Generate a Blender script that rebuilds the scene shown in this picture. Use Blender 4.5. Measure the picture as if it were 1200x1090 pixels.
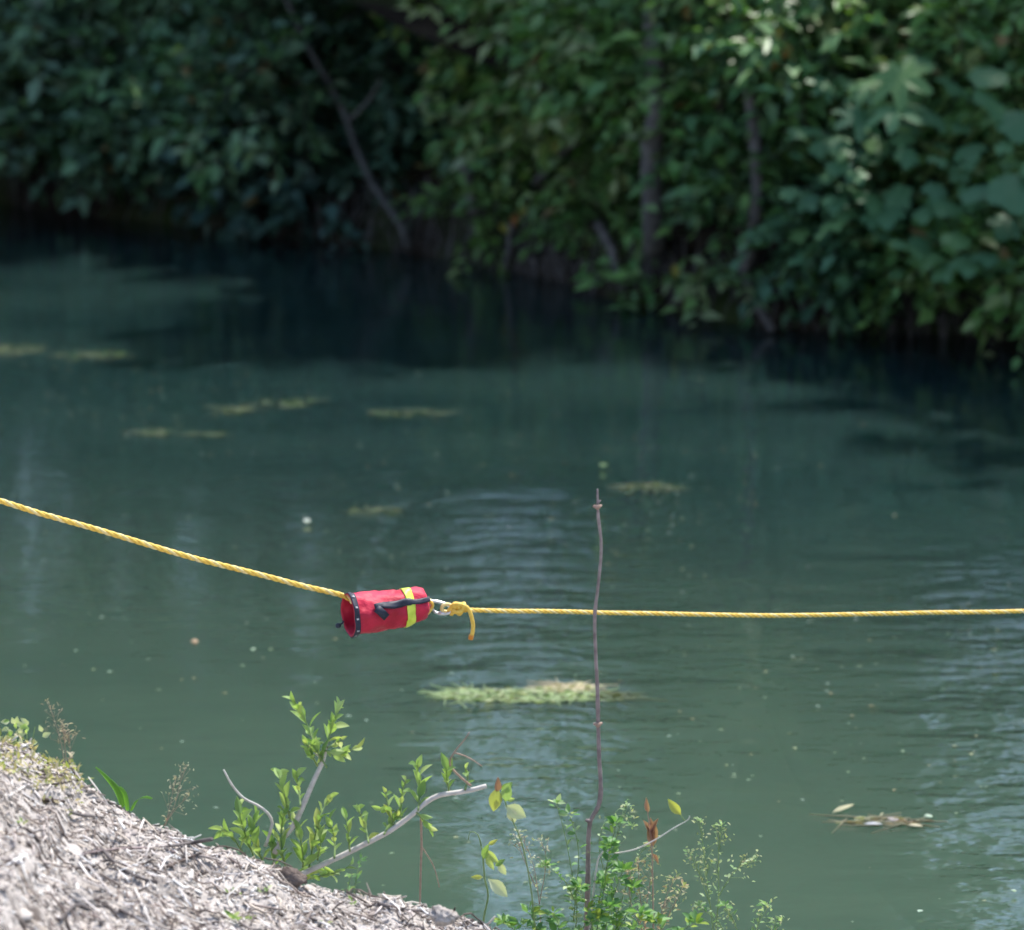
import bpy, math, random
import numpy as np
from mathutils import Vector, noise as mnoise
R = math.radians
rng = np.random.default_rng(11)
random.seed(11)
for o in list(bpy.data.objects): bpy.data.objects.remove(o)
S = bpy.context.scene
COL = S.collection

# ------------------------------------------------------------------ camera, sky, sun, exposure
H, PITCH, FPX = 3.2, 10.73, 4200.0
cam = bpy.data.objects.new('camera', bpy.data.cameras.new('camera')); COL.objects.link(cam)
cam.location = (0, 0, H); cam.rotation_euler = (R(90 - PITCH), 0, 0)
cam.data.sensor_width = 36; cam.data.lens = 36 * FPX / 1200
cam.data.clip_end = 2000; cam.data.clip_start = 0.1
cam.data.dof.use_dof = True; cam.data.dof.focus_distance = 9.15; cam.data.dof.aperture_fstop = 3.3
S.camera = cam
SUN_EL, SUN_AZ = 64.0, 38.0        # azimuth from +Y towards +X: the sun stands beyond the river
W = bpy.data.worlds.new("World"); S.world = W; W.use_nodes = True
wn = W.node_tree.nodes; wl = W.node_tree.links
bg = wn['Background']; sky = wn.new('ShaderNodeTexSky'); sky.sky_type = 'NISHITA'; sky.sun_disc = False
sky.sun_elevation = R(SUN_EL); sky.sun_rotation = R(SUN_AZ); sky.air_density = 1.0; sky.dust_density = 1.0; sky.ozone_density = 1.0
wl.new(sky.outputs[0], bg.inputs[0]); bg.inputs[1].default_value = 0.15
sun = bpy.data.objects.new('sun', bpy.data.lights.new('sun', 'SUN')); COL.objects.link(sun)
sun.data.energy = 4.6; sun.data.angle = R(0.6); sun.data.color = (1.0, 0.95, 0.88)
sd = Vector((math.sin(R(SUN_AZ)) * math.cos(R(SUN_EL)), math.cos(R(SUN_AZ)) * math.cos(R(SUN_EL)), math.sin(R(SUN_EL))))
sun.rotation_euler = sd.to_track_quat('Z', 'Y').to_euler(); sun.location = (10, 10, 30)
S.view_settings.view_transform = 'Standard'; S.view_settings.look = 'None'
S.view_settings.exposure = 0.75; S.view_settings.gamma = 1
S.view_settings.use_curve_mapping = False
S.cycles.use_denoising = True
S.cycles.max_bounces = 8; S.cycles.diffuse_bounces = 3; S.cycles.transparent_max_bounces = 4
S.cycles.caustics_reflective = False; S.cycles.caustics_refractive = False

# ------------------------------------------------------------------ helpers
CP, SP = math.cos(R(PITCH)), math.sin(R(PITCH))
def P(px, py, Y):
    """point of the photograph at depth Y (metres along the ground)"""
    u, v = (px - 600) / FPX, (545 - py) / FPX
    d = (u, CP + v * SP, -SP + v * CP); t = Y / d[1]
    return Vector((d[0] * t, Y, H + d[2] * t))
def PW(px, py, z=0.0):
    """point of the photograph lying at height z"""
    u, v = (px - 600) / FPX, (545 - py) / FPX
    d = (u, CP + v * SP, -SP + v * CP); t = (z - H) / d[2]
    return Vector((d[0] * t, d[1] * t, z))

def thing(name, label, cat, loc=(0, 0, 0), group=None):
    o = bpy.data.objects.new(name, None); COL.objects.link(o); o.location = loc; o.empty_display_size = 0.1
    o['label'] = label; o['category'] = cat
    if group: o['group'] = group
    return o
def tag(o, label, cat, group=None, kind=None):
    o['label'] = label; o['category'] = cat
    if group: o['group'] = group
    if kind: o['kind'] = kind
    return o
def link(name, me, parent=None, kind=None):
    o = bpy.data.objects.new(name, me); COL.objects.link(o)
    if parent is not None:
        o.parent = parent; o.location = -Vector(parent_world(parent))
    if kind: o['kind'] = kind
    return o
def parent_world(p):
    v = Vector(p.location)
    while p.parent is not None: p = p.parent; v += Vector(p.location)
    return v
def mesh(name, V, F, mat, tint=None, smooth=True):
    me = bpy.data.meshes.new(name)
    if isinstance(F, np.ndarray):
        V = np.asarray(V, np.float32); n, k = F.shape
        me.vertices.add(len(V)); me.vertices.foreach_set('co', V.ravel())
        me.loops.add(n * k); me.loops.foreach_set('vertex_index', F.astype(np.int32).ravel())
        me.polygons.add(n); me.polygons.foreach_set('loop_start', np.arange(0, n * k, k, dtype=np.int32))
        me.update(calc_edges=True)
    else:
        me.from_pydata([tuple(v) for v in V], [], [tuple(f) for f in F]); me.update()
    if smooth: me.polygons.foreach_set('use_smooth', np.ones(len(me.polygons), bool))
    if tint is not None:
        a = me.color_attributes.new('tint', 'FLOAT_COLOR', 'POINT')
        t = np.ones((len(me.vertices), 4), np.float32); t[:, :3] = tint; a.data.foreach_set('color', t.ravel())
    me.materials.append(mat)
    return me
def put(name, V, F, mat, parent=None, kind=None, tint=None, smooth=True):
    return link(name, mesh(name, V, F, mat, tint, smooth), parent, kind)

def nrm(a): return a / np.maximum(np.linalg.norm(a, axis=-1, keepdims=True), 1e-9)
def catmull(pts, step):
    p = [Vector(q) for q in pts]; p = [p[0] * 2 - p[1]] + p + [p[-1] * 2 - p[-2]]; out = []
    for i in range(1, len(p) - 2):
        a, b, c, d = p[i - 1:i + 3]; n = max(2, int((c - b).length / step))
        for k in range(n):
            t = k / n
            out.append(0.5 * ((2 * b) + (c - a) * t + (2 * a - 5 * b + 4 * c - d) * t * t + (3 * b - a - 3 * c + d) * t ** 3))
    out.append(p[-2]); return out
def tube(pts, rad, sides=8, cap=True, twist=0.0, rough=0.0):
    """verts, faces of a tube along pts; rad = number, (start,end) or list"""
    p = np.array([tuple(q) for q in pts], float); n = len(p)
    if np.isscalar(rad): r = np.full(n, rad)
    elif len(rad) == 2 and n != 2: r = np.linspace(rad[0], rad[1], n)
    else: r = np.array(rad, float)
    t = nrm(np.gradient(p, axis=0)); a = np.array([0, 0, 1.0]) if abs(t[0][2]) < .9 else np.array([1.0, 0, 0])
    V = []; u = nrm(np.cross(t[0], a))
    for i in range(n):
        u = nrm(u - t[i] * np.dot(u, t[i])); w = np.cross(t[i], u)
        for k in range(sides):
            th = 2 * math.pi * k / sides + twist * i
            rr = r[i] * (1 + rough * (random.random() - .5))
            V.append(p[i] + rr * (math.cos(th) * u + math.sin(th) * w))
    F = [(i * sides + k, i * sides + (k + 1) % sides, (i + 1) * sides + (k + 1) % sides, (i + 1) * sides + k) for i in range(n - 1) for k in range(sides)]
    if cap: F += [tuple(range(sides))[::-1], tuple((n - 1) * sides + k for k in range(sides))]
    return V, F
def merge(parts):
    V, F = [], []
    for v, f in parts:
        b = len(V); V += list(v); F += [tuple(i + b for i in q) for q in f]
    return V, F

def vnoise(x, y, seed=0):
    """smooth value noise on numpy arrays"""
    xi, yi = np.floor(x).astype(np.int64), np.floor(y).astype(np.int64); xf, yf = x - xi, y - yi
    def h(a, b):
        n = (a * 374761393 + b * 668265263 + seed * 974634777) & 0x7fffffff
        n = ((n ^ (n >> 13)) * 1274126177) & 0x7fffffff
        return ((n ^ (n >> 16)) & 0xffff) / 65535.0
    sx, sy = xf * xf * (3 - 2 * xf), yf * yf * (3 - 2 * yf)
    return (h(xi, yi) * (1 - sx) + h(xi + 1, yi) * sx) * (1 - sy) + (h(xi, yi + 1) * (1 - sx) + h(xi + 1, yi + 1) * sx) * sy
def fbm(x, y, oct=4, seed=0):
    s, a = 0, 1.0; tot = 0
    for i in range(oct): s = s + a * vnoise(x * 2 ** i + i * 17.3, y * 2 ** i + i * 5.1, seed + i); tot += a; a *= .5
    return s / tot - .5

# ------------------------------------------------------------------ materials
def newmat(name):
    m = bpy.data.materials.new(name); m.use_nodes = True
    nt = m.node_tree; return m, nt.nodes, nt.links, nt.nodes['Principled BSDF'], nt.nodes['Material Output']
def ramp(n, cols):
    r = n.new('ShaderNodeValToRGB'); e = r.color_ramp.elements
    while len(e) < len(cols): e.new(.5)
    for i, (p, c) in enumerate(cols): e[i].position = p; e[i].color = (*c, 1)
    return r
def noisen(n, l, scale, detail=5, vec=None, rough=.55, coord='Object'):
    t = n.new('ShaderNodeTexNoise'); t.inputs['Scale'].default_value = scale; t.inputs['Detail'].default_value = detail; t.inputs['Roughness'].default_value = rough
    if vec is None: tc = n.new('ShaderNodeTexCoord'); vec = tc.outputs[coord]
    l.new(vec, t.inputs['Vector']); return t
def simple(name, c1, c2, scale=20, rough=.7, bump=.0, spec=.4, bscale=None, metallic=0, bdist=.01):
    m, n, l, b, o = newmat(name)
    t = noisen(n, l, scale); r = ramp(n, [(.3, c1), (.7, c2)]); l.new(t.outputs[0], r.inputs[0]); l.new(r.outputs[0], b.inputs['Base Color'])
    b.inputs['Roughness'].default_value = rough; b.inputs['Specular IOR Level'].default_value = spec; b.inputs['Metallic'].default_value = metallic
    if bump:
        t2 = noisen(n, l, bscale or scale * 4); bp = n.new('ShaderNodeBump'); bp.inputs['Strength'].default_value = bump; bp.inputs['Distance'].default_value = bdist
        l.new(t2.outputs[0], bp.inputs['Height']); l.new(bp.outputs[0], b.inputs['Normal'])
    return m
def leafmat(name, trans=.3, rough=.45, base=None, spec=.35):
    m, n, l, b, o = newmat(name)
    if base is None:
        a = n.new('ShaderNodeAttribute'); a.attribute_name = 'tint'; colr = a.outputs['Color']
    else:
        oi = n.new('ShaderNodeObjectInfo'); r = ramp(n, [(i / (len(base) - 1), c) for i, c in enumerate(base)]); l.new(oi.outputs['Random'], r.inputs[0]); colr = r.outputs[0]
    t = noisen(n, l, 30, 3); mp = n.new('ShaderNodeMapRange'); mp.inputs[3].default_value = .8; mp.inputs[4].default_value = 1.2; l.new(t.outputs[0], mp.inputs[0])
    mx = n.new('ShaderNodeMix'); mx.data_type = 'RGBA'; mx.blend_type = 'MULTIPLY'; mx.inputs[0].default_value = 1; l.new(colr, mx.inputs[6]); l.new(mp.outputs[0], mx.inputs[7])
    l.new(mx.outputs[2], b.inputs['Base Color']); b.inputs['Roughness'].default_value = rough; b.inputs['Specular IOR Level'].default_value = spec
    tr = n.new('ShaderNodeBsdfTranslucent')
    g = n.new('ShaderNodeMix'); g.data_type = 'RGBA'; g.blend_type = 'MULTIPLY'; g.inputs[0].default_value = 1; g.inputs[7].default_value = (1.25, 1.35, .55, 1); l.new(mx.outputs[2], g.inputs[6]); l.new(g.outputs[2], tr.inputs[0])
    ms = n.new('ShaderNodeMixShader'); ms.inputs[0].default_value = trans; l.new(b.outputs[0], ms.inputs[1]); l.new(tr.outputs[0], ms.inputs[2]); l.new(ms.outputs[0], o.inputs[0])
    return m
def tintmat(name, rough=.8, spec=.2):
    m, n, l, b, o = newmat(name)
    a = n.new('ShaderNodeAttribute'); a.attribute_name = 'tint'; l.new(a.outputs['Color'], b.inputs['Base Color'])
    b.inputs['Roughness'].default_value = rough; b.inputs['Specular IOR Level'].default_value = spec
    return m

M = {}
M['leaf'] = leafmat('far_leaves', .28, .42)
M['leaf_fg'] = leafmat('weed_leaves', .4, .5)
M['leaf_big'] = leafmat('broad_leaves', .22, .5, base=[(.07, .17, .08), (.09, .2, .09), (.11, .23, .1), (.08, .18, .1), (.14, .26, .08)], spec=.3)
M['leaf_shoot'] = leafmat('shoot_leaves', .42, .62, base=[(.16, .27, .1), (.24, .36, .13), (.32, .45, .18), (.26, .38, .13), (.4, .5, .24), (.42, .46, .16)])
M['litter'] = tintmat('dry_litter', .85, .15)
M['weed'] = leafmat('floating_weed', .25, .6)
M['bark'] = simple('grey_bark', (.09, .08, .078), (.21, .185, .18), 14, .9, .6, .15)
M['bark_mid'] = simple('lichened_bark', (.05, .047, .043), (.12, .112, .105), 14, .9, .6, .15)
M['bark_dark'] = simple('dark_bark', (.035, .028, .022), (.085, .065, .055), 14, .9, .6, .15)
M['bark_pale'] = simple('pale_twig_bark', (.42, .39, .37), (.62, .58, .55), 60, .7, .4, .25, bdist=.002)
M['stick'] = simple('brown_stick_bark', (.15, .115, .115), (.31, .25, .245), 45, .75, .4, .25, bdist=.002)
M['dead'] = simple('dead_stem', (.26, .17, .13), (.42, .3, .24), 60, .8, .2, .2)
M['stem'] = simple('green_stem', (.12, .2, .06), (.22, .3, .12), 60, .6, .2, .3)
M['clod'] = simple('brown_clod', (.09, .07, .06), (.19, .155, .14), 30, .95, 1, .1, 90, bdist=.008)
M['red'] = simple('red_nylon', (.36, .008, .026), (.66, .02, .07), 14, .58, .5, .35, 70, bdist=.006)
M['red'].node_tree.nodes['Principled BSDF'].inputs['Sheen Weight'].default_value = .1
M['black'] = simple('dark_webbing', (.012, .016, .032), (.03, .036, .06), 200, .6, .3, .4, 400, bdist=.001)
M['lime'] = simple('lime_tape', (.5, .62, .05), (.78, .86, .12), 22, .4, .2, .5)
M['stitch'] = simple('pale_thread', (.35, .35, .38), (.5, .5, .52), 100, .7)
M['metal'] = simple('worn_aluminium', (.6, .6, .62), (.78, .78, .8), 80, .3, .1, .5, metallic=.85)
M['rope'] = simple('golden_strand', (.74, .42, .05), (.88, .64, .14), 160, .5, .5, .4, 500, bdist=.002)
M['rope_pale'] = simple('pale_strand', (.78, .58, .2), (.86, .72, .38), 160, .5, .5, .4, 500, bdist=.002)
M['rope_orange'] = simple('orange_strand', (.62, .18, .02), (.8, .4, .05), 70, .5, .5, .4, 500, bdist=.002)

# far bank soil: brown earth, patches of moss
m, n, l, b, o = newmat('bank_earth')
t1 = noisen(n, l, 3, 6); r1 = ramp(n, [(.3, (.012, .009, .007)), (.55, (.035, .026, .019)), (.75, (.075, .058, .042))]); l.new(t1.outputs[0], r1.inputs[0])
t2 = noisen(n, l, 1.3, 4); r2 = ramp(n, [(.5, (0, 0, 0)), (.62, (1, 1, 1))]); l.new(t2.outputs[0], r2.inputs[0])
mx = n.new('ShaderNodeMix'); mx.data_type = 'RGBA'; mx.inputs[7].default_value = (.04, .055, .018, 1); l.new(r2.outputs[0], mx.inputs[0]); l.new(r1.outputs[0], mx.inputs[6]); l.new(mx.outputs[2], b.inputs['Base Color'])
b.inputs['Roughness'].default_value = .95; b.inputs['Specular IOR Level'].default_value = .1
t3 = noisen(n, l, 14, 6); bp = n.new('ShaderNodeBump'); bp.inputs['Distance'].default_value = .06; bp.inputs['Strength'].default_value = .8; l.new(t3.outputs[0], bp.inputs['Height']); l.new(bp.outputs[0], b.inputs['Normal'])
M['earth'] = m
# near bank: pale dry soil
m, n, l, b, o = newmat('pale_dry_soil')
t1 = noisen(n, l, 9, 8, rough=.7); r1 = ramp(n, [(.32, (.15, .125, .11)), (.45, (.44, .4, .37)), (.68, (.62, .575, .545))]); l.new(t1.outputs[0], r1.inputs[0]); l.new(r1.outputs[0], b.inputs['Base Color'])
b.inputs['Roughness'].default_value = .95; b.inputs['Specular IOR Level'].default_value = .1
t3 = noisen(n, l, 60, 8, rough=.7); bp = n.new('ShaderNodeBump'); bp.inputs['Distance'].default_value = .012; bp.inputs['Strength'].default_value = .9; l.new(t3.outputs[0], bp.inputs['Height']); l.new(bp.outputs[0], b.inputs['Normal'])
M['soil'] = m
# river water: turbid green body under a clear rippled surface, calmer and more ruffled lanes
m, n, l, b, o = newmat('river_water')
tc = n.new('ShaderNodeTexCoord'); mp = n.new('ShaderNodeMapping'); mp.inputs['Scale'].default_value = (.55, 1.0, 1); l.new(tc.outputs['Object'], mp.inputs['Vector'])
tA = noisen(n, l, 2.6, 3, mp.outputs[0], .5); tB = noisen(n, l, 9, 3, mp.outputs[0], .55)
mpl = n.new('ShaderNodeMapping'); mpl.inputs['Scale'].default_value = (.3, .12, 1); l.new(tc.outputs['Object'], mpl.inputs['Vector'])
tL = noisen(n, l, 1.0, 2, mpl.outputs[0]); rL = ramp(n, [(.38, (.16,) * 3), (.68, (.5,) * 3)]); l.new(tL.outputs[0], rL.inputs[0])
def lane(cx, cy, sx, sy):
    q = n.new('ShaderNodeMapping'); q.vector_type = 'TEXTURE'; q.inputs['Location'].default_value = (cx, cy, 0); q.inputs['Scale'].default_value = (sx, sy, 50)
    l.new(tc.outputs['Object'], q.inputs['Vector']); g = n.new('ShaderNodeTexGradient'); g.gradient_type = 'SPHERICAL'; l.new(q.outputs[0], g.inputs[0]); return g.outputs['Fac']
def mth(op, a, bb):
    q = n.new('ShaderNodeMath'); q.operation = op
    for i, v in enumerate((a, bb)):
        if isinstance(v, (int, float)): q.inputs[i].default_value = v
        else: l.new(v, q.inputs[i])
    return q.outputs[0]
LANES = mth('ADD', mth('MULTIPLY', lane(.1, 13.4, .75, 3.8), 2.4), mth('MULTIPLY', lane(2.0, 12.2, 1.1, 3.8), 3.0))
amp = mth('ADD', rL.outputs[0], LANES)
hgt = mth('ADD', mth('MULTIPLY', tA.outputs[0], .030), mth('MULTIPLY', tB.outputs[0], .013))
hh = mth('MULTIPLY', hgt, amp)
bp = n.new('ShaderNodeBump'); bp.inputs['Distance'].default_value = 1.0; bp.inputs['Strength'].default_value = 1.0; l.new(hh, bp.inputs['Height']); l.new(bp.outputs[0], b.inputs['Normal'])
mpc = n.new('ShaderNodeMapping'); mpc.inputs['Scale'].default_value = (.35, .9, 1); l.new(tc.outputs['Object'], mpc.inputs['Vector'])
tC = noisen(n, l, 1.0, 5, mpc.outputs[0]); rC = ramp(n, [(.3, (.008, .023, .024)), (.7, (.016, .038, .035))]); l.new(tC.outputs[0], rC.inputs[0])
rN = ramp(n, [(.3, (.044, .078, .058)), (.7, (.066, .104, .072))]); l.new(tC.outputs[0], rN.inputs[0])      # silty shallows towards the near bank; far ramp has the bank's shade painted in
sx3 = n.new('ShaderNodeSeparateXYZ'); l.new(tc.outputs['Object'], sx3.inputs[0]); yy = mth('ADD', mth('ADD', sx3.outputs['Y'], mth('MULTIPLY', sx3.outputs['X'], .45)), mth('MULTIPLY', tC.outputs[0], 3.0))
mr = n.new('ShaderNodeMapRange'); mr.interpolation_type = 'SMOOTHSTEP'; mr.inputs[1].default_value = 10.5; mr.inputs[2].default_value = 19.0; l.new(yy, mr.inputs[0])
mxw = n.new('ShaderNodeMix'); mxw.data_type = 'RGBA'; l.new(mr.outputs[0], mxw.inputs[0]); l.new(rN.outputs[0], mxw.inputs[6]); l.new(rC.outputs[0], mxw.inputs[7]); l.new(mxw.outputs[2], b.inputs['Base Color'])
b.inputs['Roughness'].default_value = .035; b.inputs['IOR'].default_value = 1.33; b.inputs['Specular IOR Level'].default_value = 1.0
b.inputs['Subsurface Weight'].default_value = 1.0; b.inputs['Subsurface Radius'].default_value = (.35, .6, .55); b.inputs['Subsurface Scale'].default_value = 2.4
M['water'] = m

# ------------------------------------------------------------------ water and ground
def struct(o): o['kind'] = 'structure'; return o
bx, bY = 300, 300
V = [(-bx, -bY, -4), (bx, -bY, -4), (bx, bY, -4), (-bx, bY, -4), (-bx, -bY, 0), (bx, -bY, 0), (bx, bY, 0), (-bx, bY, 0)]
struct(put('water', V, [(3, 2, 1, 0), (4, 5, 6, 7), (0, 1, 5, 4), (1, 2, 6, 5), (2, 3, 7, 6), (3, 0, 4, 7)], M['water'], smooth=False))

WL = [(-60, 58), (-20, 38)]
far_px = [(0, 240), (250, 268), (480, 298), (620, 326), (760, 358), (900, 384), (1050, 393), (1200, 402)]
FAR = [(-60, 60), (-25, 44), (-10, 32.5)] + [tuple(PW(a, b_).xy) for a, b_ in far_px] + [(8, 16.2), (20, 10), (60, -6)]
def strip(line, side, prof, step, wob, seed, name, mat):
    """a sheet of ground following the water line; prof = (distance inland, height)"""
    pts = catmull([Vector((a, b_, 0)) for a, b_ in line], step)
    p = np.array([tuple(q) for q in pts])[:, :2]; t = nrm(np.gradient(p, axis=0)); nn = np.stack([-t[:, 1], t[:, 0]], 1) * side
    V = []; m_ = len(prof)
    s = np.concatenate([[0], np.cumsum(np.linalg.norm(np.diff(p, axis=0), axis=1))])
    far_dir = nn.mean(0); far_dir /= np.linalg.norm(far_dir)
    for j, (d, z) in enumerate(prof):
        k = min(1, max(0, (d - 4) / 30)); nj = nn * (1 - k) + far_dir * k
        w = wob * min(1, 1.6 if 0 <= d < 3 else .6) * fbm(s * 1.1, np.full(len(s), z * 1.7 + j * .31), 4, seed)
        zz = z + (wob * .5 * fbm(s * .9 + 31, np.full(len(s), d * .8), 4, seed + 9) if z > -.5 else 0)
        V.append(np.column_stack([p + nj * (d + w)[:, None], zz if not np.isscalar(zz) else np.full(len(s), zz)]))
    V = np.concatenate(V); n_ = len(p)
    i, j = np.meshgrid(np.arange(n_ - 1), np.arange(m_ - 1)); i, j = i.ravel(), j.ravel()
    F = np.column_stack([j * n_ + i, j * n_ + i + 1, (j + 1) * n_ + i + 1, (j + 1) * n_ + i])
    if side < 0: F = F[:, ::-1]
    return struct(put(name, V, F, mat))
strip(FAR, 1, [(-6, -3.5), (-1.2, -1.2), (-.15, -.25), (0, -.02), (.1, .1), (.22, .2), (.3, .3), (.26, .4), (.24, .48), (.34, .56), (.6, .64), (1, .74), (1.6, .9), (2.4, 1.15), (4, 1.7), (7, 2.3), (14, 3), (40, 4), (230, 6)], .16, .5, 3, 'far_bank', M['earth'])
NEAR = [(-60, 34), (-20, 17), (-5, 9.9), (-2, 9.2), (0, 8.8), (1.2, 8.3), (4, 6.2), (10, 0), (25, -10), (60, -30)]
strip(NEAR, -1, [(-4, -3), (-1, -1.2), (0, -.1), (.3, .12), (.7, .25), (1.3, .36), (2.5, .5), (4.5, .9), (8, 1.35), (14, 1.6), (40, 2.2), (200, 4)], .3, .12, 5, 'near_bank', M['soil'])

# the mound of dry soil in front (fine mesh)
sil = [(-500, 850), (-120, 852), (0, 868), (42, 872), (66, 892), (88, 893), (102, 918), (150, 945), (205, 966), (245, 984), (292, 1000), (330, 1014), (352, 1036), (400, 1042), (470, 1052), (520, 1062), (560, 1084), (600, 1104), (700, 1120), (900, 1150), (1200, 1190)]
YC = 8.0
sx_ = np.array([P(a, b_, YC).x for a, b_ in sil]); sz_ = np.array([P(a, b_, YC).z for a, b_ in sil])
def mound_z(x, y):
    yc = YC + .10 * fbm(x * 2.3, x * 0, 3, 4)
    zc = np.interp(x, sx_, sz_)
    zc = zc + .03 * fbm(x * 13, x * 0 + 3, 3, 41) + .012 * np.clip(fbm(x * 60, y * 20, 2, 42), 0, 1)
    d = y - yc
    back = np.where(d > 0, np.minimum(.9 * d + 2.6 * d * d, 3), 0)
    front = np.where(d < 0, -d * .035, 0)
    z = zc - .012 - back + front + .085 * fbm(x * 5, y * 5, 3, 21) * np.clip(-d * 3 + .12, 0, 1) + .035 * fbm(x * 9, y * 9, 3, 22) * 1.5 * np.clip(-d * 5 + .25, 0.15, 1) + 0.026 * fbm(x * 28, y * 28, 3, 23)
    e = np.minimum.reduce([(x + 2.6) / .5, (1.6 - x) / .5, (y - 4.6) / .8]); e = np.clip(e, 0, 1); e = e * e * (3 - 2 * e)
    return z * e + (.05 + .0 * x) * (1 - e)
gx = np.linspace(-2.6, 1.6, 560); gy = np.concatenate([np.linspace(4.6, 6.6, 60)[:-1], np.linspace(6.6, 9.1, 400)])
GX, GY = np.meshgrid(gx, gy); GZ = mound_z(GX, GY)
V = np.column_stack([GX.ravel(), GY.ravel(), GZ.ravel()]); nx, ny = len(gx), len(gy)
i, j = np.meshgrid(np.arange(nx - 1), np.arange(ny - 1)); i, j = i.ravel(), j.ravel()
struct(put('soil_mound', V, np.column_stack([j * nx + i, j * nx + i + 1, (j + 1) * nx + i + 1, (j + 1) * nx + i]), M['soil']))
def mz(x, y): return float(mound_z(np.array([x]), np.array([y]))[0])
def on_mound(px, py):
    """point of the mound surface seen at a pixel"""
    u, v = (px - 600) / FPX, (545 - py) / FPX; d = Vector((u, CP + v * SP, -SP + v * CP)); t = 6.5
    while t < 8.6:
        q = Vector((0, 0, H)) + d * t
        if q.z <= mz(q.x, q.y): return q
        t += .01
    return Vector((0, 0, H)) + d * 8.1

# ------------------------------------------------------------------ leaves
LT = np.array([(0, 0, 0), (.32, .22, .06), (.5, .5, .1), (.3, .8, .05), (0, 1.0, -.06), (-.3, .8, .05), (-.5, .5, .1), (-.32, .22, .06), (0, .5, -.02)])
LF = np.array([(0, 1, 8), (1, 2, 8), (2, 3, 8), (3, 4, 8), (4, 5, 8), (5, 6, 8), (6, 7, 8), (7, 0, 8)])
LT5 = np.array([(0, 0, 0), (.5, .42, .1), (0, 1.0, -.06), (-.5, .42, .1), (0, .45, -.02)])
LF5 = np.array([(0, 1, 4), (1, 2, 4), (2, 3, 4), (3, 0, 4)])
def leaves(pos, dr, up, L, Wd, tint, fine=False):
    T, F0 = (LT, LF) if fine else (LT5, LF5)
    dr = nrm(dr); sd_ = nrm(np.cross(dr, up)); up = np.cross(sd_, dr); N = len(pos)
    V = pos[:, None] + T[None, :, 0:1] * Wd[:, None, None] * sd_[:, None] + T[None, :, 1:2] * L[:, None, None] * dr[:, None] + T[None, :, 2:3] * L[:, None, None] * up[:, None]
    V = V.reshape(-1, 3); F = (F0[None] + (np.arange(N) * len(T))[:, None, None]).reshape(-1, 3)
    return V, F, np.repeat(tint, len(T), 0)
def prisms(a, b, ra, rb):
    """thin three-sided twigs from a to b"""
    t = nrm(b - a); ref = np.tile(np.array([.3, .2, 1.0]), (len(a), 1)); u = nrm(np.cross(t, ref)); w = np.cross(t, u); N = len(a); V = []
    for c, r in ((a, ra), (b, rb)):
        for k in range(3):
            th = k * 2.0944; V.append(c + r[:, None] * (math.cos(th) * u + math.sin(th) * w))
    V = np.stack(V, 1).reshape(-1, 3); f = np.array([(0, 1, 4, 3), (1, 2, 5, 4), (2, 0, 3, 5)])
    return V, (f[None] + (np.arange(N) * 6)[:, None, None]).reshape(-1, 4)

def rand_dir(n_): return nrm(rng.normal(size=(n_, 3)))
def foliage(root, clumps, pal, L=.1, ratio=.6, per=10, droop=.25, part='foliage', twigs=True, jitter=.35, mat=None):
    """clumps: (centre, radius xyz, number of sprays).  Leaves sit along short twigs that fan outward from the clump."""
    A, B, LP, LD, LU, LL, LTn = [], [], [], [], [], [], []
    pal = np.array(pal); L = L * 1.08 if L < .2 else L
    for c, rad, ns in clumps:
        c = np.array(tuple(c)); rad = np.array(rad)
        q = rand_dir(ns); rr = rng.uniform(.35, 1.0, ns) ** .6
        a = c + q * rad * rr[:, None]
        d = nrm(q * [1, 1, .7] + rng.normal(size=(ns, 3)) * .5 + [0, -.15, -droop * .5]); ln = rng.uniform(.6, 1.5, ns) * per * L * .28
        b_ = a + d * ln[:, None] + np.array([0, 0, -droop]) * (ln * .6)[:, None]
        A.append(a - d * (rad.mean() * .25)); B.append(b_)
        ctint = pal[rng.integers(len(pal))] * rng.choice([.45, .7, 1.0, 1.3, 1.9])
        for k in range(per):
            f = (k + .5 + rng.uniform(-.3, .3, ns)) / per
            p = a + (b_ - a) * f[:, None]; sgn = 1 if k % 2 else -1
            side = nrm(np.cross(d, np.tile([0, 0, 1.0], (ns, 1))) + rng.normal(size=(ns, 3)) * .25) * sgn
            ld = nrm(side * .9 + d * .7 + rng.normal(size=(ns, 3)) * jitter + [0, 0, -droop]); up = nrm(np.array([0, -.25, 1.0]) + rng.normal(size=(ns, 3)) * .38)
            LP.append(p); LD.append(ld); LU.append(up); LL.append(L * rng.uniform(.4, 1.4, ns))
            tt = ctint * .5 + pal[rng.integers(len(pal), size=ns)] * .5
            LTn.append(np.minimum(tt * rng.uniform(.75, 1.3, (ns, 1)), (.27, .32, .24)))
    for q_ in LTn: q_[rng.random(len(q_)) < .012] = (.22, .15, .06)
    pos, dr, up, LL = np.concatenate(LP), np.concatenate(LD), np.concatenate(LU), np.concatenate(LL)
    V, F, T = leaves(pos, dr, up, LL, LL * ratio * rng.uniform(.8, 1.2, len(LL)), np.concatenate(LTn))
    put(part, V, F, mat or M['leaf'], root, 'stuff', T, smooth=False)
    if twigs:
        a, b_ = np.concatenate(A), np.concatenate(B)
        V, F = prisms(a, b_, np.full(len(a), L * .05), np.full(len(a), L * .025)); put('twigs', V, F, M['bark_dark'], root, 'stuff')

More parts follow.
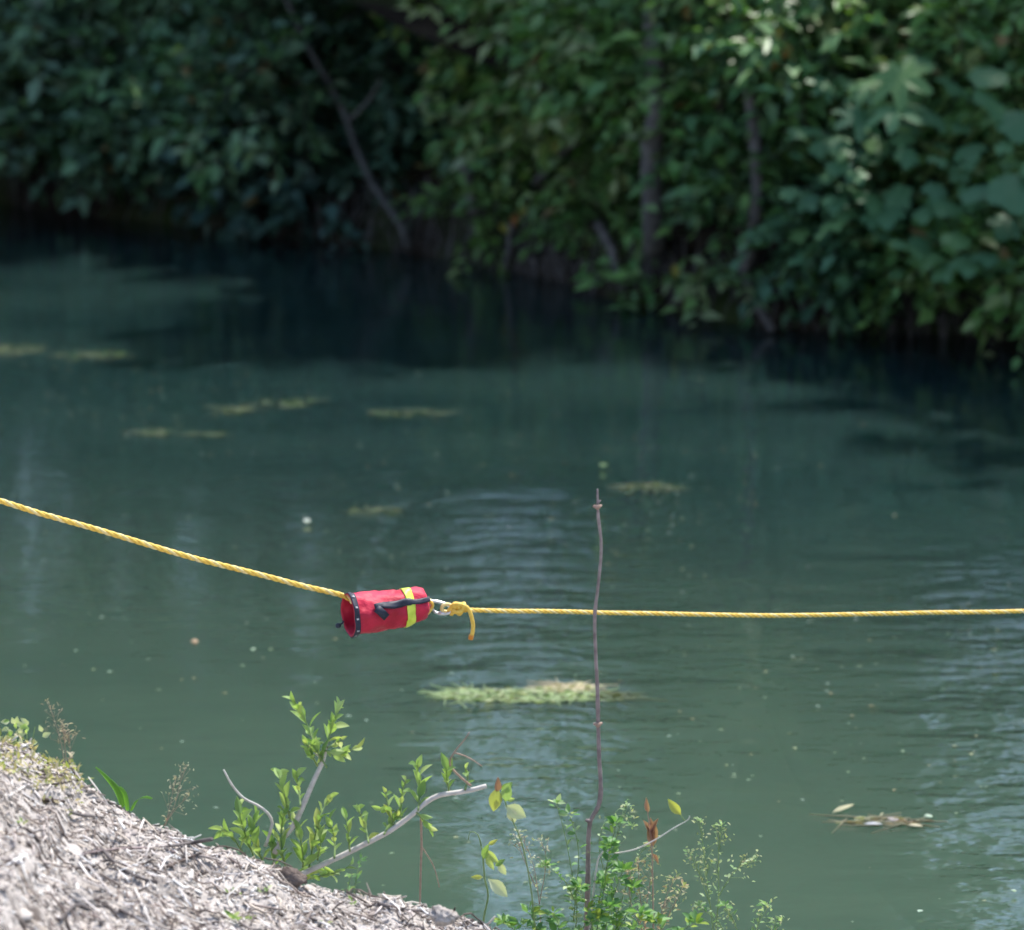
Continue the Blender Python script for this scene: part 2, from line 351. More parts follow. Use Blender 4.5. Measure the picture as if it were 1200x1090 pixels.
BLUE = [(0.081, 0.156, 0.103), (0.097, 0.179, 0.117), (0.138, 0.234, 0.152), (0.065, 0.14, 0.083), (0.146, 0.25, 0.11)]
PALE = [(0.175, 0.276, 0.184), (0.213, 0.312, 0.207), (0.15, 0.264, 0.138), (0.2, 0.336, 0.138)]
MID = [(0.082, 0.182, 0.067), (0.119, 0.248, 0.081), (0.155, 0.314, 0.097), (0.109, 0.231, 0.089), (0.201, 0.346, 0.089)]
BRIGHT = [(0.14, 0.297, 0.079), (0.187, 0.368, 0.086), (0.156, 0.34, 0.112), (0.234, 0.425, 0.106), (0.296, 0.425, 0.092)]
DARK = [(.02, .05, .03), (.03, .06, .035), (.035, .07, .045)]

def trunk(root, pts, rad, mat='bark', name='trunk', step=.12, sides=9):
    pp = catmull(pts, step)
    pp = [q + Vector((random.gauss(0, .004), random.gauss(0, .004), 0)) for q in pp]
    V, F = tube(pp, rad, sides, rough=.16); return put(name, V, F, M[mat], root)
bank_px = np.array([a for a, _ in far_px]); bank_Y = np.array([PW(a, b_).y for a, b_ in far_px])
def BY(px): return float(np.interp(px, bank_px, bank_Y))
def gz_far(off): return float(np.interp(off, [0, .3, .6, 1, 1.6, 2.4, 4, 7, 14], [0, .4, .64, .74, .9, 1.15, 1.7, 2.3, 3]))

def clumps_px(boxes, dens=1.0):
    """boxes: (x0, x1, y0, y1, off0, off1, n, radius m) in photo pixels, offset inland of the water line"""
    out = []
    for x0, x1, y0, y1, o0, o1, n_, r_ in boxes:
        for _ in range(n_):
            px, py = rng.uniform(x0, x1), rng.uniform(y0, y1)
            rr = r_ * rng.uniform(.6, 1.3)
            out.append((P(px, py, BY(px) + rng.uniform(o0, o1)), (rr * 1.2, rr * .9, rr * .7), max(3, int(rr * rr * 260 * dens))))
    return out
def shrub(name, label, cat, px, off, boxes, pal, L, stems, group=None, mat='bark_dark', **kw):
    Y = BY(px) + off; base = Vector((P(px, 300, Y).x, Y, gz_far(off) - .05)); root = thing(name, label, cat, base, group)
    for tgt, r0, r1 in stems:
        q = [base + Vector((random.uniform(-.1, .1), random.uniform(-.1, .1), 0))]
        for k, (a, b_, oo) in enumerate(tgt): q.append(P(a, b_, BY(a) + oo))
        trunk(root, q, (r0, r1), mat, 'trunk' if r0 > .045 else 'branch')
    foliage(root, clumps_px(boxes), pal, L, **kw)
    return root

# ---- plants of the far bank, left to right
shrub('overhanging_tree', 'pale blue green tree at the upper left leaning farthest out over the dark water', 'tree', 20, 1.0,
      [(-160, 70, 55, 165, -1.2, -.2, 22, .26), (-150, 80, -60, 60, -.6, .4, 12, .3), (35, 75, 155, 172, -1.0, -.6, 3, .11), (-120, 20, 120, 155, -1, -.4, 8, .18)],
      PALE + BLUE[1:3], .15, [([(60, 60, .3), (-30, 100, -.6)], .07, .02), ([(-60, 120, -.2)], .05, .015)], ratio=.6)
shrub('broadleaf_tree', 'dark bluish tree at left whose low boughs cross above the shaded water', 'tree', 180, 1.1,
      [(95, 330, 60, 140, -.9, .2, 26, .25), (90, 330, -80, 70, -.3, .9, 24, .3), (110, 260, 120, 158, -1.0, -.4, 9, .18)],
      BLUE + MID[:2], .125, [([(150, 45, -.1), (95, 76, -.7)], .035, .016), ([(190, 80, .1), (240, 140, -.5)], .06, .02), ([(170, 0, .4), (200, -120, .4)], .11, .07)], ratio=.55)
shrub('silvery_shrub', 'low shrub with silvery leaves beside the slanting thin trunk over the shaded waterline', 'shrub', 300, .6,
      [(220, 310, 145, 175, -.8, -.3, 5, .13), (260, 390, 150, 225, -.6, 0, 11, .16), (330, 370, 60, 170, -.2, .4, 5, .2), (150, 250, 160, 190, -.4, .1, 5, .11)],
      [(.09, .16, .13), (.06, .11, .09), (.05, .09, .05), (.04, .08, .07)], .13, [([(300, 200, 0)], .03, .012), ([(350, 160, .1)], .03, .012)], ratio=.6)
shrub('understorey_bush', 'dark bush filling the gap between the slanting trunk and the bright green bushes', 'bush', 450, 1.3,
      [(380, 530, -40, 150, .4, 1.3, 18, .26), (350, 520, 110, 200, .3, 1.0, 13, .2), (430, 480, 55, 90, .1, .4, 3, .13)],
      DARK + BLUE[:3], .12, [([(450, 120, .8)], .03, .01), ([(490, 60, .9)], .03, .01)], ratio=.5)
shrub('arching_bush', 'bright green arching bush at top centre right of the slanting trunk', 'bush', 600, 1.0,
      [(540, 690, -60, 90, -.3, .6, 22, .26), (525, 600, 105, 140, -.5, -.1, 7, .14), (560, 720, 80, 140, -.2, .5, 9, .2)],
      BRIGHT + MID[2:], .12, [([(620, 120, .2), (590, 50, 0)], .04, .015), ([(660, 110, .3), (690, 20, .1)], .04, .015)], ratio=.5)
shrub('bank_bush', 'light green bush clinging low to the earth bank below the arching one', 'bush', 620, .45,
      [(545, 700, 150, 215, -.1, .4, 14, .15), (540, 580, 215, 270, -.15, .1, 3, .07), (690, 740, 130, 230, .0, .4, 7, .17), (540, 760, 240, 290, -.1, .15, 12, .06), (640, 720, 215, 240, -.1, .2, 3, .08)],
      BRIGHT[:3] + [(.14, .2, .07), (.1, .16, .05)], .11, [([(600, 220, .1)], .02, .008), ([(680, 190, .1)], .02, .008)], ratio=.45)
shrub('broadleaf_tree', 'thick trunked tree standing at the water edge right of the picture centre', 'tree', 768, .45,
      [(700, 830, -60, 110, -.4, .5, 22, .25), (715, 850, 80, 150, -.3, .2, 9, .18), (785, 850, 130, 200, .1, .5, 6, .15), (750, 770, 310, 345, -.25, -.1, 4, .07)],
      MID + BRIGHT[:2], .125, [([(768, 292, .0), (765, 230, -.3), (764, 190, -.38), (770, 110, -.4), (760, -60, -.2)], .075, .06)], mat='bark', ratio=.5)
shrub('leaning_tree', 'slender tree with a crooked stem and forked roots reaching the waterline', 'tree', 885, .5,
      [(820, 960, -60, 100, -.3, .6, 22, .24), (840, 960, 130, 200, -.2, .3, 10, .17), (830, 870, 225, 265, -.2, 0, 4, .09), (820, 850, 305, 330, -.3, -.1, 3, .07), (900, 975, 200, 250, -.1, .3, 6, .16)],
      MID + BLUE[2:4], .115, [([(872, 318, -.05), (886, 250, -.3), (882, 140, -.38), (870, 60, -.3), (880, -60, 0)], .042, .028), ([(870, 310, -.05), (880, 345, -.2), (906, 387, -.25)], .035, .022), ([(940, 90, .3), (910, 60, .1)], .02, .01)], mat='bark', ratio=.5)
shrub('trailing_bush', 'bush trailing its leafy shoots down to the water left of the broad leaves', 'bush', 985, .5,
      [(930, 1010, 220, 300, -.5, -.1, 16, .17), (930, 955, 285, 320, -.3, -.05, 4, .07), (990, 1025, 290, 350, -.4, -.1, 7, .09), (960, 1080, 140, 220, .1, .5, 12, .2)],
      [(.06, .13, .06), (.05, .12, .07), (.08, .16, .07)], .1, [([(960, 260, -.1)], .02, .008), ([(1000, 240, 0)], .02, .008)], ratio=.6, droop=.5)
shrub('corner_bush', 'dense green bush at the right edge hanging low over the water', 'bush', 1140, .5,
      [(1060, 1260, 265, 315, -.8, -.2, 18, .15), (1140, 1280, 300, 350, -.8, -.3, 15, .13), (1090, 1250, 180, 300, -.2, .4, 22, .2), (1000, 1120, 310, 330, -.4, -.1, 4, .08), (1150, 1280, -60, 160, .1, .7, 18, .25)],
      BRIGHT[:4] + MID[1:3], .11, [([(1150, 260, 0)], .03, .01), ([(1200, 200, .1)], .03, .01)], ratio=.6)
shrub('tall_shrub', 'leafy green shrub at the upper right behind the lobed leaves', 'shrub', 1060, 1.1,
      [(960, 1180, -80, 80, .3, 1.1, 24, .28), (1080, 1160, 15, 110, -.2, .4, 10, .18), (960, 1120, 60, 200, .6, 1.2, 14, .24)],
      MID + BRIGHT[:2], .125, [([(1060, 100, .7)], .03, .015), ([(1110, 40, .5)], .03, .015)], ratio=.5)

# thin slanting trunk (a bare stem out of the left trees)
def px_path(L_, off): return [P(a, b_, BY(a) + off) for a, b_ in L_]
r0 = thing('slender_tree', 'bare curving grey sapling slanting from the waterline to the top at left centre', 'tree', P(478, 288, BY(478) + .05))
trunk(r0, px_path([(478, 292), (470, 262), (450, 235), (428, 200), (414, 165), (408, 142), (392, 110), (374, 78), (352, 36), (332, -10), (318, -80)], -.42), (.03, .014), 'bark_mid')
trunk(r0, px_path([(408, 142), (430, 120), (445, 96)], -.42), (.014, .006), 'bark', 'branch')
trunk(r0, px_path([(350, 36), (330, 50), (316, 80)], -.42), (.012, .005), 'bark', 'branch')
foliage(r0, [(P(448, 80, BY(448) - .1), (.14, .12, .08), 8), (P(318, 90, BY(318) - .1), (.16, .12, .1), 9)], BLUE, .11)
r0 = thing('fallen_bough', 'pale dead bough leaning diagonally inside the light green bank bush', 'branch', P(640, 205, BY(640) - .05))
trunk(r0, px_path([(628, 214), (650, 190), (672, 168), (704, 146), (724, 132)], -.18), (.03, .018), 'bark', 'limb')
trunk(r0, px_path([(672, 168), (676, 150), (690, 128)], -.18), (.014, .008), 'bark', 'twig')
# exposed roots and stumps along the undercut bank
for pts, r_, lab in (([(545, 190), (552, 225), (556, 250)], .05, 'short grey stump half hidden on the bank behind the dark gap'),
                     ([(700, 262), (716, 290), (722, 318), (728, 340)], .035, 'gnarled root hanging from the bank left of the thick trunk'),
                     ([(936, 300), (940, 340), (942, 378)], .018, 'thin pale root dropping straight to the water below the trailing bush'),
                     ([(1085, 300), (1092, 325), (1096, 350)], .018, 'short pale root under the broad leaves at right'),
                     ([(600, 262), (596, 290), (590, 322)], .02, 'dark slim root reaching the water below the light green bush')):
    r0 = thing('exposed_root', lab, 'root', px_path(pts[-1:], -.05)[0]); trunk(r0, px_path(pts, -.06), (r_, r_ * .6), 'bark', 'root_stem', .06)
    q = pts[1]; trunk(r0, px_path([q, (q[0] + 12, q[1] + 18), (q[0] + 15, q[1] + 40)], -.04), (r_ * .4, r_ * .2), 'bark_dark', 'rootlet', .05)
# hanging rootlets: nobody could count them
A, B = [], []
for _ in range(900):
    px = rng.uniform(0, 1200); row = np.interp(px, bank_px, [b_ for _, b_ in far_px]); y0 = row - rng.uniform(15, 95); off = rng.uniform(-.05, .3)
    a = P(px, y0, BY(px) + off); A.append(tuple(a)); B.append((a.x + rng.normal() * .06, a.y - rng.uniform(0, .1), max(-.03, a.z - rng.uniform(.08, .45))))
A, B = np.array(A), np.array(B); V, F = prisms(A, B, rng.uniform(.003, .009, len(A)), rng.uniform(.001, .004, len(A)))
tag(put('hanging_rootlets', V, F, M['bark'], kind='stuff'), 'fine rootlets and dead stems hanging down the undercut far bank', 'roots')
# low groundcover and leaf litter on the far slope
gc = [(Vector((P(px, 300, BY(px) + off).x, BY(px) + off, gz_far(off) + .05)), (.22, .2, .08), 6) for px, off in zip(rng.uniform(-150, 1350, 150), rng.uniform(.9, 2.8, 150))]
r0 = bpy.data.objects.new('tmp', None)
def free_foliage(name, label, cat, clumps, pal, L, **kw):
    before = set(COL.objects); t = thing('x', label, cat); foliage(t, clumps, pal, L, twigs=False, **kw)
    o = t.children[0]; o.parent = None; o.location = (0, 0, 0); o.name = name; tag(o, label, cat, None, 'stuff'); bpy.data.objects.remove(t)
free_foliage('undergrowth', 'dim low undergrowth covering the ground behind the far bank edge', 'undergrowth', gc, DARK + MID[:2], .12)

# ---- tall trees behind: shade the bank and darken the reflection; two gaps let the sky through
k_ = 0
def tall_tree(x, y, h, rad, n_, lab, L=.22):
    base = Vector((x, y, 1.2)); root = thing('tall_tree', lab, 'tree', base, 'tall trees behind the far bank')
    trunk(root, [base, base + Vector((random.uniform(-.2, .2), 0, h * .4)), base + Vector((random.uniform(-.5, .5), random.uniform(-.5, .2), h * .85))], (.2, .07), 'bark_dark', 'trunk', .5, 7)
    cl = []
    for _ in range(n_):
        q = rand_dir(1)[0]; f = rng.uniform(.3, 1)
        cl.append((base + Vector((q[0] * rad * f, (q[1] - (.35 if x < -1 else 0)) * rad * f - (.5 if x < -1 and h > 5 else 0), max(1.6 if h > 5 else .2, h * .56 + q[2] * h * .42 * f))), (min(.75, rad * .42),) * 2 + (.45,), 9))
        if rng.random() < .25: trunk(root, [base + Vector((0, 0, h * rng.uniform(.3, .6))), cl[-1][0]], (.05, .015), 'bark_dark', 'branch', .5, 5)
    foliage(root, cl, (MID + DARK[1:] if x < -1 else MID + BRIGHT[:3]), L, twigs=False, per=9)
def bankpt(px, off):
    Y = BY(px) + off if 0 <= px <= 1200 else (BY(0) + off + (0 - px) * .0062 if px < 0 else BY(1200) + off - (px - 1200) * .0045)
    return P(px, 300, Y).x, Y
TT = [(-900, 4, 9.5, 3, 80, 'far beyond the left edge of the river view'), (-600, 3.4, 9.5, 2.9, 80, 'well outside to the left'), (-330, 3.5, 9.5, 2.8, 100, 'just outside the left edge'), (-80, 2.9, 9.5, 2.3, 110, 'behind the pale leaning tree'), (90, 3.6, 9.5, 2.2, 90, 'behind the gap right of the pale leaning tree'), (190, 2.6, 9.5, 1.9, 95, 'behind the dark bluish tree'), (300, 3.2, 9.5, 1.2, 90, 'behind the top of the slanting sapling'), (400, 4.6, 8.5, .8, 50, 'slim, behind the dark understorey bush'),
      (560, 3.2, 0.9, 1.2, 26, 'low crowned, behind the left side of the arching bush'), (660, 3.4, 0.9, 1.2, 26, 'low crowned, behind the right side of the arching bush'), (830, 3.0, 9.5, .8, 80, 'behind the thick trunked tree'), (910, 2.8, 9.5, .9, 70, 'behind the crooked slender tree'), (975, 3.4, 9.5, .7, 60, 'slim, behind the trailing bush'), (1110, 3.2, 0.9, 1.1, 24, 'low crowned, behind the lobed leaves'), (1220, 2.8, 0.9, 1.2, 24, 'low crowned, behind the right edge leaves'),
      (1800, 3.2, 10, 1.4, 80, 'just outside the right edge'), (1850, 4, 9.5, 2.2, 80, 'well outside to the right'), (2200, 4, 9.5, 2.6, 80, 'far beyond the right edge')]
for x, y, h, rad, n_, lab in ((2.5, 30.2, 14, .9, 90, 'far back, seen past the crooked slender tree'), (5.9, 24.4, 13, 1.1, 110, 'far back, just outside the right edge'), (8.8, 28.0, 15, 1.6, 90, 'farthest back, outside the right edge'), (9.8, 24.5, 13, 1.8, 90, 'set back on the slope outside the right edge'), (1.5, 28.6, 12, .8, 70, 'slim, far back behind the thick trunked tree')):
    tall_tree(x, y, h, rad, n_, 'added sun blocking tree ' + lab)  # trees added to keep the sun off the far leaves and water
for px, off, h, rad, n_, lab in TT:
    x, y = bankpt(px, off); tall_tree(x, y, h, rad, n_, 'added sun blocking tree ' + lab)

# second row, a far-off wood reading as one dark mass, lower behind the gaps
cl = []
for _ in range(700):
    px = rng.uniform(-900, 2000); off = rng.uniform(5, 9); x, y = bankpt(px, off)
    gap = 470 < px < 725 or 1030 < px < 1370
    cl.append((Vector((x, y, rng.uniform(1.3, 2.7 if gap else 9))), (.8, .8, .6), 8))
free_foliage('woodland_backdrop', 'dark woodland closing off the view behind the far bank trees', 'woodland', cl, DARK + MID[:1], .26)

# ------------------------------------------------------------------ broad-leaved plants (each leaf a part)
def lobed(nl=5, depth=.35, cup=.12, res=60, heart=.25):
    """leaf blade outline around the stalk point, lobed; along +Y"""
    V = [(0, 0, 0)]; 
    for i in range(res):
        a = -math.pi + 2 * math.pi * (i + .5) / res; body = 1 - heart * math.exp(-((abs(a) - math.pi) / .35) ** 2)
        lob = 1 - depth * (0.5 - 0.5 * math.cos(nl * a + math.pi * (nl % 2 == 0) + 0)) if depth else 1
        r = body * lob * (1 + .04 * math.sin(23 * a)) * (1 + .18 * math.cos(a)); z = cup * r * r * .5 + .035 * math.cos(nl * a * 1.0)
        V.append((.5 * r * math.sin(a), .5 * r * math.cos(a) , -z * .6))
    mid = [(v[0] * .55, v[1] * .55, v[2] * .35 + .012 * (-1) ** (i // 3)) for i, v in enumerate(V[1:])]
    V = [V[0]] + mid + V[1:]; F = [(0, 1 + i, 1 + (i + 1) % res) for i in range(res)] + [(1 + i, 1 + res + i, 1 + res + (i + 1) % res, 1 + (i + 1) % res) for i in range(res)]
    return V, F
ME_LOBED = mesh('lobed_leaf', *lobed(7, .5, .25, 42), M['leaf_big']); ME_ROUND = mesh('round_leaf', *lobed(5, .06, .3, 30, .35), M['leaf_big']); ME_GRAPE = mesh('grape_leaf', *lobed(5, .25, .3, 40, .3), M['leaf_big'])
for me in (ME_LOBED, ME_ROUND, ME_GRAPE):
    V = np.zeros(len(me.vertices) * 3)
def part_copy(name, me, parent, loc, dirv, upv, sc, label=None):
    o = bpy.data.objects.new(name, me); COL.objects.link(o); o.parent = parent
    d = Vector(dirv).normalized(); s_ = d.cross(Vector(upv)).normalized(); u = s_.cross(d)
    from mathutils import Matrix
    m3 = Matrix((s_, d, u)).transposed(); o.matrix_local = Matrix.Translation(Vector(loc) - parent_world(parent)) @ m3.to_4x4() @ (Matrix.Diagonal((*sc, 1)) if not np.isscalar(sc) else Matrix.Scale(sc, 4))
    if label: o['label'] = label
    return o
def big_leaf_plant(name, label, cat, px, off, spec, me_of):
    Y = BY(px) + off; base = Vector((P(px, 300, Y).x, Y, gz_far(off) - .05)); root = thing(name, label, cat, base)
    for (a, b_, size, oo, kind) in spec:
        Yl = BY(a) + oo - .55; c = P(a, b_, Yl); s_ = size / FPX * Yl * 1.02
        foot = base + (c - base) * .35 + Vector((0, .15, .1)); foot.z = max(base.z, foot.z)
        V, F = tube(catmull([base, foot, c + Vector((0, .05, -.01))], .2), (.012, .006), 5); put('stalk', V, F, M['stem'], root)
        tilt = Vector((random.gauss(0, .35), -.75 + random.gauss(0, .15), -.35 + random.gauss(0, .2)))
        part_copy('leaf', me_of[kind], root, c, tilt, (random.gauss(0, .3), -.6, .8), s_ * random.uniform(.92, 1.08))
    return root
KIND = {'L': ME_LOBED, 'R': ME_ROUND, 'G': ME_GRAPE}
big_leaf_plant('large_leaved_shrub', 'shrub with large blue green deeply lobed leaves at the upper right', 'shrub', 1035, .5,
    [(1055, 88, 80, -.35, 'L'), (1022, 98, 62, -.3, 'L'), (1048, 128, 80, -.45, 'L'), (1006, 136, 66, -.42, 'L'), (1092, 134, 56, -.25, 'G'), (1080, 70, 50, -.1, 'L'), (1012, 110, 44, -.1, 'L'), (968, 100, 44, .0, 'L'), (1120, 100, 50, -.1, 'G'), (1030, 165, 46, -.1, 'G')], KIND)
big_leaf_plant('broad_leaved_plant', 'tall plant with very broad rounded pale green leaves at the right edge', 'plant', 1175, .35,
    [(1192, 216, 68, -.75, 'R'), (1150, 220, 58, -.6, 'R'), (1112, 240, 50, -.5, 'G'), (1085, 246, 44, -.45, 'G'), (1165, 118, 60, -.3, 'R'), (1230, 190, 70, -.7, 'R'), (1160, 85, 50, -.2, 'R'), (1196, 140, 56, -.35, 'R'), (1135, 175, 40, -.3, 'G'), (1220, 250, 60, -.7, 'R'), (1180, 262, 40, -.5, 'G')], KIND)
big_leaf_plant('broad_leaved_plant', 'low plant with rounded leaves over the bank between trailing bush and right edge', 'plant', 1080, .35,
    [(1062, 286, 56, -.65, 'G'), (1085, 300, 46, -.6, 'G'), (1120, 278, 40, -.7, 'R'), (1040, 250, 40, -.4, 'G'), (1105, 315, 38, -.6, 'G'), (1135, 305, 44, -.65, 'G'), (1022, 232, 44, -.35, 'G'), (1050, 228, 36, -.3, 'G'), (1155, 300, 36, -.65, 'G'), (980, 235, 34, -.4, 'G'), (975, 262, 34, -.5, 'G')], KIND)
sp = [(rng.uniform(920, 1200), rng.uniform(130, 330), rng.uniform(18, 32), rng.uniform(-.45, 0), 'G') for _ in range(90)]
big_leaf_plant('climbing_vine', 'vine with small lobed leaves scrambling among the plants at right', 'vine', 1060, .4, sp, KIND)
# a few orange and yellow leaves hanging singly
ORN = leafmat('autumn_leaves', .35, .5, base=[(.3, .1, .02), (.32, .2, .03), (.3, .28, .05)])
V, F, T = leaves(np.zeros((1, 3)), np.array([[0, 1.0, 0]]), np.array([[0, 0, 1.0]]), np.array([1.0]), np.array([.6]), np.ones((1, 3)), True)
ME_ORN = mesh('single_leaf', V, F, ORN)
tr_ = [o for o in bpy.data.objects if o.name.startswith('leaning_tree')][0]
for a, b_ in ((920, 48), (908, 28), (928, 55), (806, 4), (914, 62), (272, 108)):
    if a > 500: part_copy('leaf', ME_ORN, tr_, P(a, b_, BY(a) - .5), (random.gauss(0, 1), -.3, -1), (0, -1, .4), .1, 'orange withered leaf')
tr_ = [o for o in bpy.data.objects if o.name == 'bank_bush'][0]
for a, b_ in ((655, 166), (615, 238), (604, 250), (585, 262), (790, 309)):
    part_copy('leaf', ME_ORN, tr_, P(a, b_, BY(a) - .35), (random.gauss(0, 1), -.3, -1), (0, -1, .4), .09, 'yellow withered leaf')

# ------------------------------------------------------------------ things floating on the river
def weed_mat(label, px, py, wpx, hpx, n_, pal, name='floating_weed', thick=.0035):
    c = PW(px, py, 0); sx = wpx / FPX * c.y * 1.02 / 2; a0, a1 = PW(px, py - hpx / 2), PW(px, py + hpx / 2); sy = (a0.y - a1.y) / 2
    A, B, T = [], [], []; pal = np.array(pal); parts = []
    root = thing(name, label, 'floating weed', c)
    rr = np.sqrt(rng.uniform(0, 1, n_)); th = rng.uniform(0, 6.283, n_)
    q = np.column_stack([c.x + sx * rr * np.cos(th), c.y + sy * rr * np.sin(th) * (.4 + .6 * rng.random(n_)), rng.uniform(.002, .006, n_)])
    dr = nrm(np.column_stack([rng.normal(0, 1, n_) + np.sign(rng.normal(0, 1, n_)) * 1.2, rng.normal(0, .7, n_), rng.normal(0, .07, n_)]))
    tint = pal[rng.integers(len(pal), size=n_)] * rng.uniform(.7, 1.25, (n_, 1))
    LL = rng.uniform(.015, .05, n_)
    V, F, T = leaves(q, dr, np.tile([0, 0, 1.0], (n_, 1)) + rng.normal(size=(n_, 3)) * .25, LL, LL * .22, tint, True)
    V[:, 2] = np.maximum(V[:, 2], .002); put('fronds', V, F, M['weed'], root, 'stuff', T)
    m_ = n_ // 3; a = q[:m_]; b_ = a + dr[:m_] * rng.uniform(.06, .16, m_)[:, None]; a[:, 2] = .004; b_[:, 2] = .005
    V, F = prisms(a, b_, np.full(m_, thick), np.full(m_, thick * .5)); put('strands', V, F, M['weed'], root, 'stuff', np.tile(pal[0], (len(V), 1)))
YG = [(.3, .4, .2), (.42, .48, .3), (.18, .27, .12), (.52, .54, .4)]
DG = [(0.09, 0.128, 0.072), (0.135, 0.165, 0.096), (0.18, 0.195, 0.12)]
weed_mat('long pale green mat of water weed floating right of centre below the rope', 605, 816, 196, 20, 430, YG + DG[1:])
weed_mat('sparse weed tail trailing right of the dark upright stick', 722, 818, 70, 12, 60, DG)
weed_mat('buff clump of weed at the right end of the long mat against the stick', 668, 808, 44, 14, 130, [(.5, .44, .32), (.42, .42, .25)])
weed_mat('thin yellowish weed raft at upper left of the river', 112, 417, 100, 12, 60, DG + YG[2:3])
weed_mat('dim weed patch at the left edge by the thin raft', 20, 410, 60, 18, 70, DG)
weed_mat('yellow green weed fragment in the upper water left of centre', 335, 473, 60, 18, 34, DG + YG[2:3])
weed_mat('faint weed fragment left of the yellow green one', 275, 482, 36, 10, 36, DG)
weed_mat('flat strip of weed in the upper middle of the river', 478, 485, 90, 12, 48, DG + YG[2:3])
weed_mat('short bright weed strip in open water at left', 182, 508, 44, 9, 30, DG + YG[2:3])
weed_mat('dim broken weed line right of the short strip', 240, 510, 60, 7, 30, DG)
weed_mat('dim scattered weed behind the top of the upright stick', 765, 572, 80, 14, 50, DG)
weed_mat('faint weed drift above the red bag', 440, 600, 60, 10, 26, DG)
# floating debris at lower right
def chip(name, label, cat, px, py, wpx, hpx, ang, cols, parts_=None, domed=.0015):
    c = PW(px, py, .004); L_ = wpx / FPX * c.y * 1.02; Wd = (PW(px, py - hpx / 2).y - PW(px, py + hpx / 2).y)
    V, F, T = leaves(np.array([[-.5 * L_, 0, .003]]), np.array([[1.0, math.tan(ang), 0]]), np.array([[0, 0, 1.0]]), np.array([L_]), np.array([Wd]), np.array([cols]), True)
    V[:, 2] = np.abs(V[:, 2]) * .3 + domed * (1 - (V[:, 0] / L_ * 1.6) ** 2).clip(0, 1); me = mesh(name, V, F, M['weed'], T); o = bpy.data.objects.new(name, me); COL.objects.link(o); o.location = c; tag(o, label, cat)
    sol = o.modifiers.new('thickness', 'SOLIDIFY'); sol.thickness = .003; return o
chip('willow_leaf', 'long pale yellow leaf floating slanted at the lower right', 'leaf', 998, 953, 46, 3, .9, (.42, .41, .27))
chip('bark_flake', 'whitish flake of bark floating beside the slanted leaf', 'bark', 1024, 966, 24, 3, .0, (.42, .44, .48))
chip('dead_leaf', 'greyish mauve leaf floating between flake and buff leaf', 'leaf', 1049, 963, 22, 5, .8, (.3, .27, .27))
chip('dead_leaf', 'rounded buff leaf at the right end of the floating debris', 'leaf', 1072, 967, 20, 3.5, -.3, (.4, .37, .26))
chip('white_petal', 'small pale green petal floating above the buff leaf', 'petal', 1088, 957, 11, 4, .1, (.4, .5, .4))
weed_mat('sparse brownish shreds floating around the pale leaf and bark flake', 1035, 964, 110, 14, 60, [(.2, .2, .13), (.32, .32, .22), (.26, .2, .14)])
chip('dead_leaf', 'tiny rust leaf floating between the lower left bank and red bag', 'leaf', 228, 752, 9, 5, .1, (.42, .3, .2))
def puff(label, px, py, d, col=(.75, .78, .8)):
    c = PW(px, py, .008); r_ = d / FPX * c.y / 2; pts = []
    V, F, T = leaves(np.tile([[0, 0, .004]], (9, 1)) + rng.normal(size=(9, 3)) * r_ * .12, nrm(np.column_stack([np.cos(np.arange(9) * .7), np.sin(np.arange(9) * .7), np.full(9, .45)])), np.tile([0, 0, 1.0], (9, 1)), np.full(9, r_ * 1.05), np.full(9, r_ * .8), np.tile(col, (9, 1)), True)
    o = put('white_blossom', V, F, M['weed'], None, None, T); o.location = c; tag(o, label, 'blossom'); return o
puff('round white blossom afloat in open water above left of the red bag', 360, 613, 11)
puff('pale dot of blossom afloat below left of the red bag', 297, 763, 7, (.5, .62, .52))
puff('greenish dot of blossom afloat just above the tip of the upright stick', 707, 547, 9, (.42, .6, .36))
puff('small white blossom afloat near the bottom right corner', 1078, 1070, 7, (.55, .65, .62))
puff('pale blossom afloat at the right edge low in the picture', 1188, 1046, 7, (.5, .6, .5))
# specks nobody could count
n_ = 620; pp = []
for _ in range(n_):
    u = rng.random(); px = rng.uniform(-60, 1260); py = rng.uniform(395, 1085)
    if rng.random() < .6: px, py = [(rng.normal(470, 120), rng.normal(540, 70)), (rng.normal(120, 90), rng.normal(450, 35)), (rng.normal(900, 190), rng.normal(800, 90)), (rng.normal(760, 60), rng.normal(590, 40))][rng.integers(4)]
    if py > 395: pp.append(tuple(PW(px, py, .003)))
pp = np.array(pp); n_ = len(pp); LL = rng.uniform(.006, .026, n_)
tin = np.array([(.2, .26, .18), (.15, .2, .15), (.3, .32, .2), (.24, .2, .12), (.3, .38, .36)])[rng.integers(5, size=n_)] * rng.uniform(.6, 1.1, (n_, 1))
dr = nrm(np.column_stack([rng.normal(size=n_), rng.normal(size=n_), np.zeros(n_)])); V, F, T = leaves(pp, dr, np.tile([0, 0, 1.0], (n_, 1)), LL, LL * .6, tin)
V[:, 2] = np.maximum(V[:, 2], .002); tag(put('floating_flecks', V, F, M['weed'], kind='stuff', tint=T), 'small seeds and leaf flecks drifting scattered over the river', 'flecks')

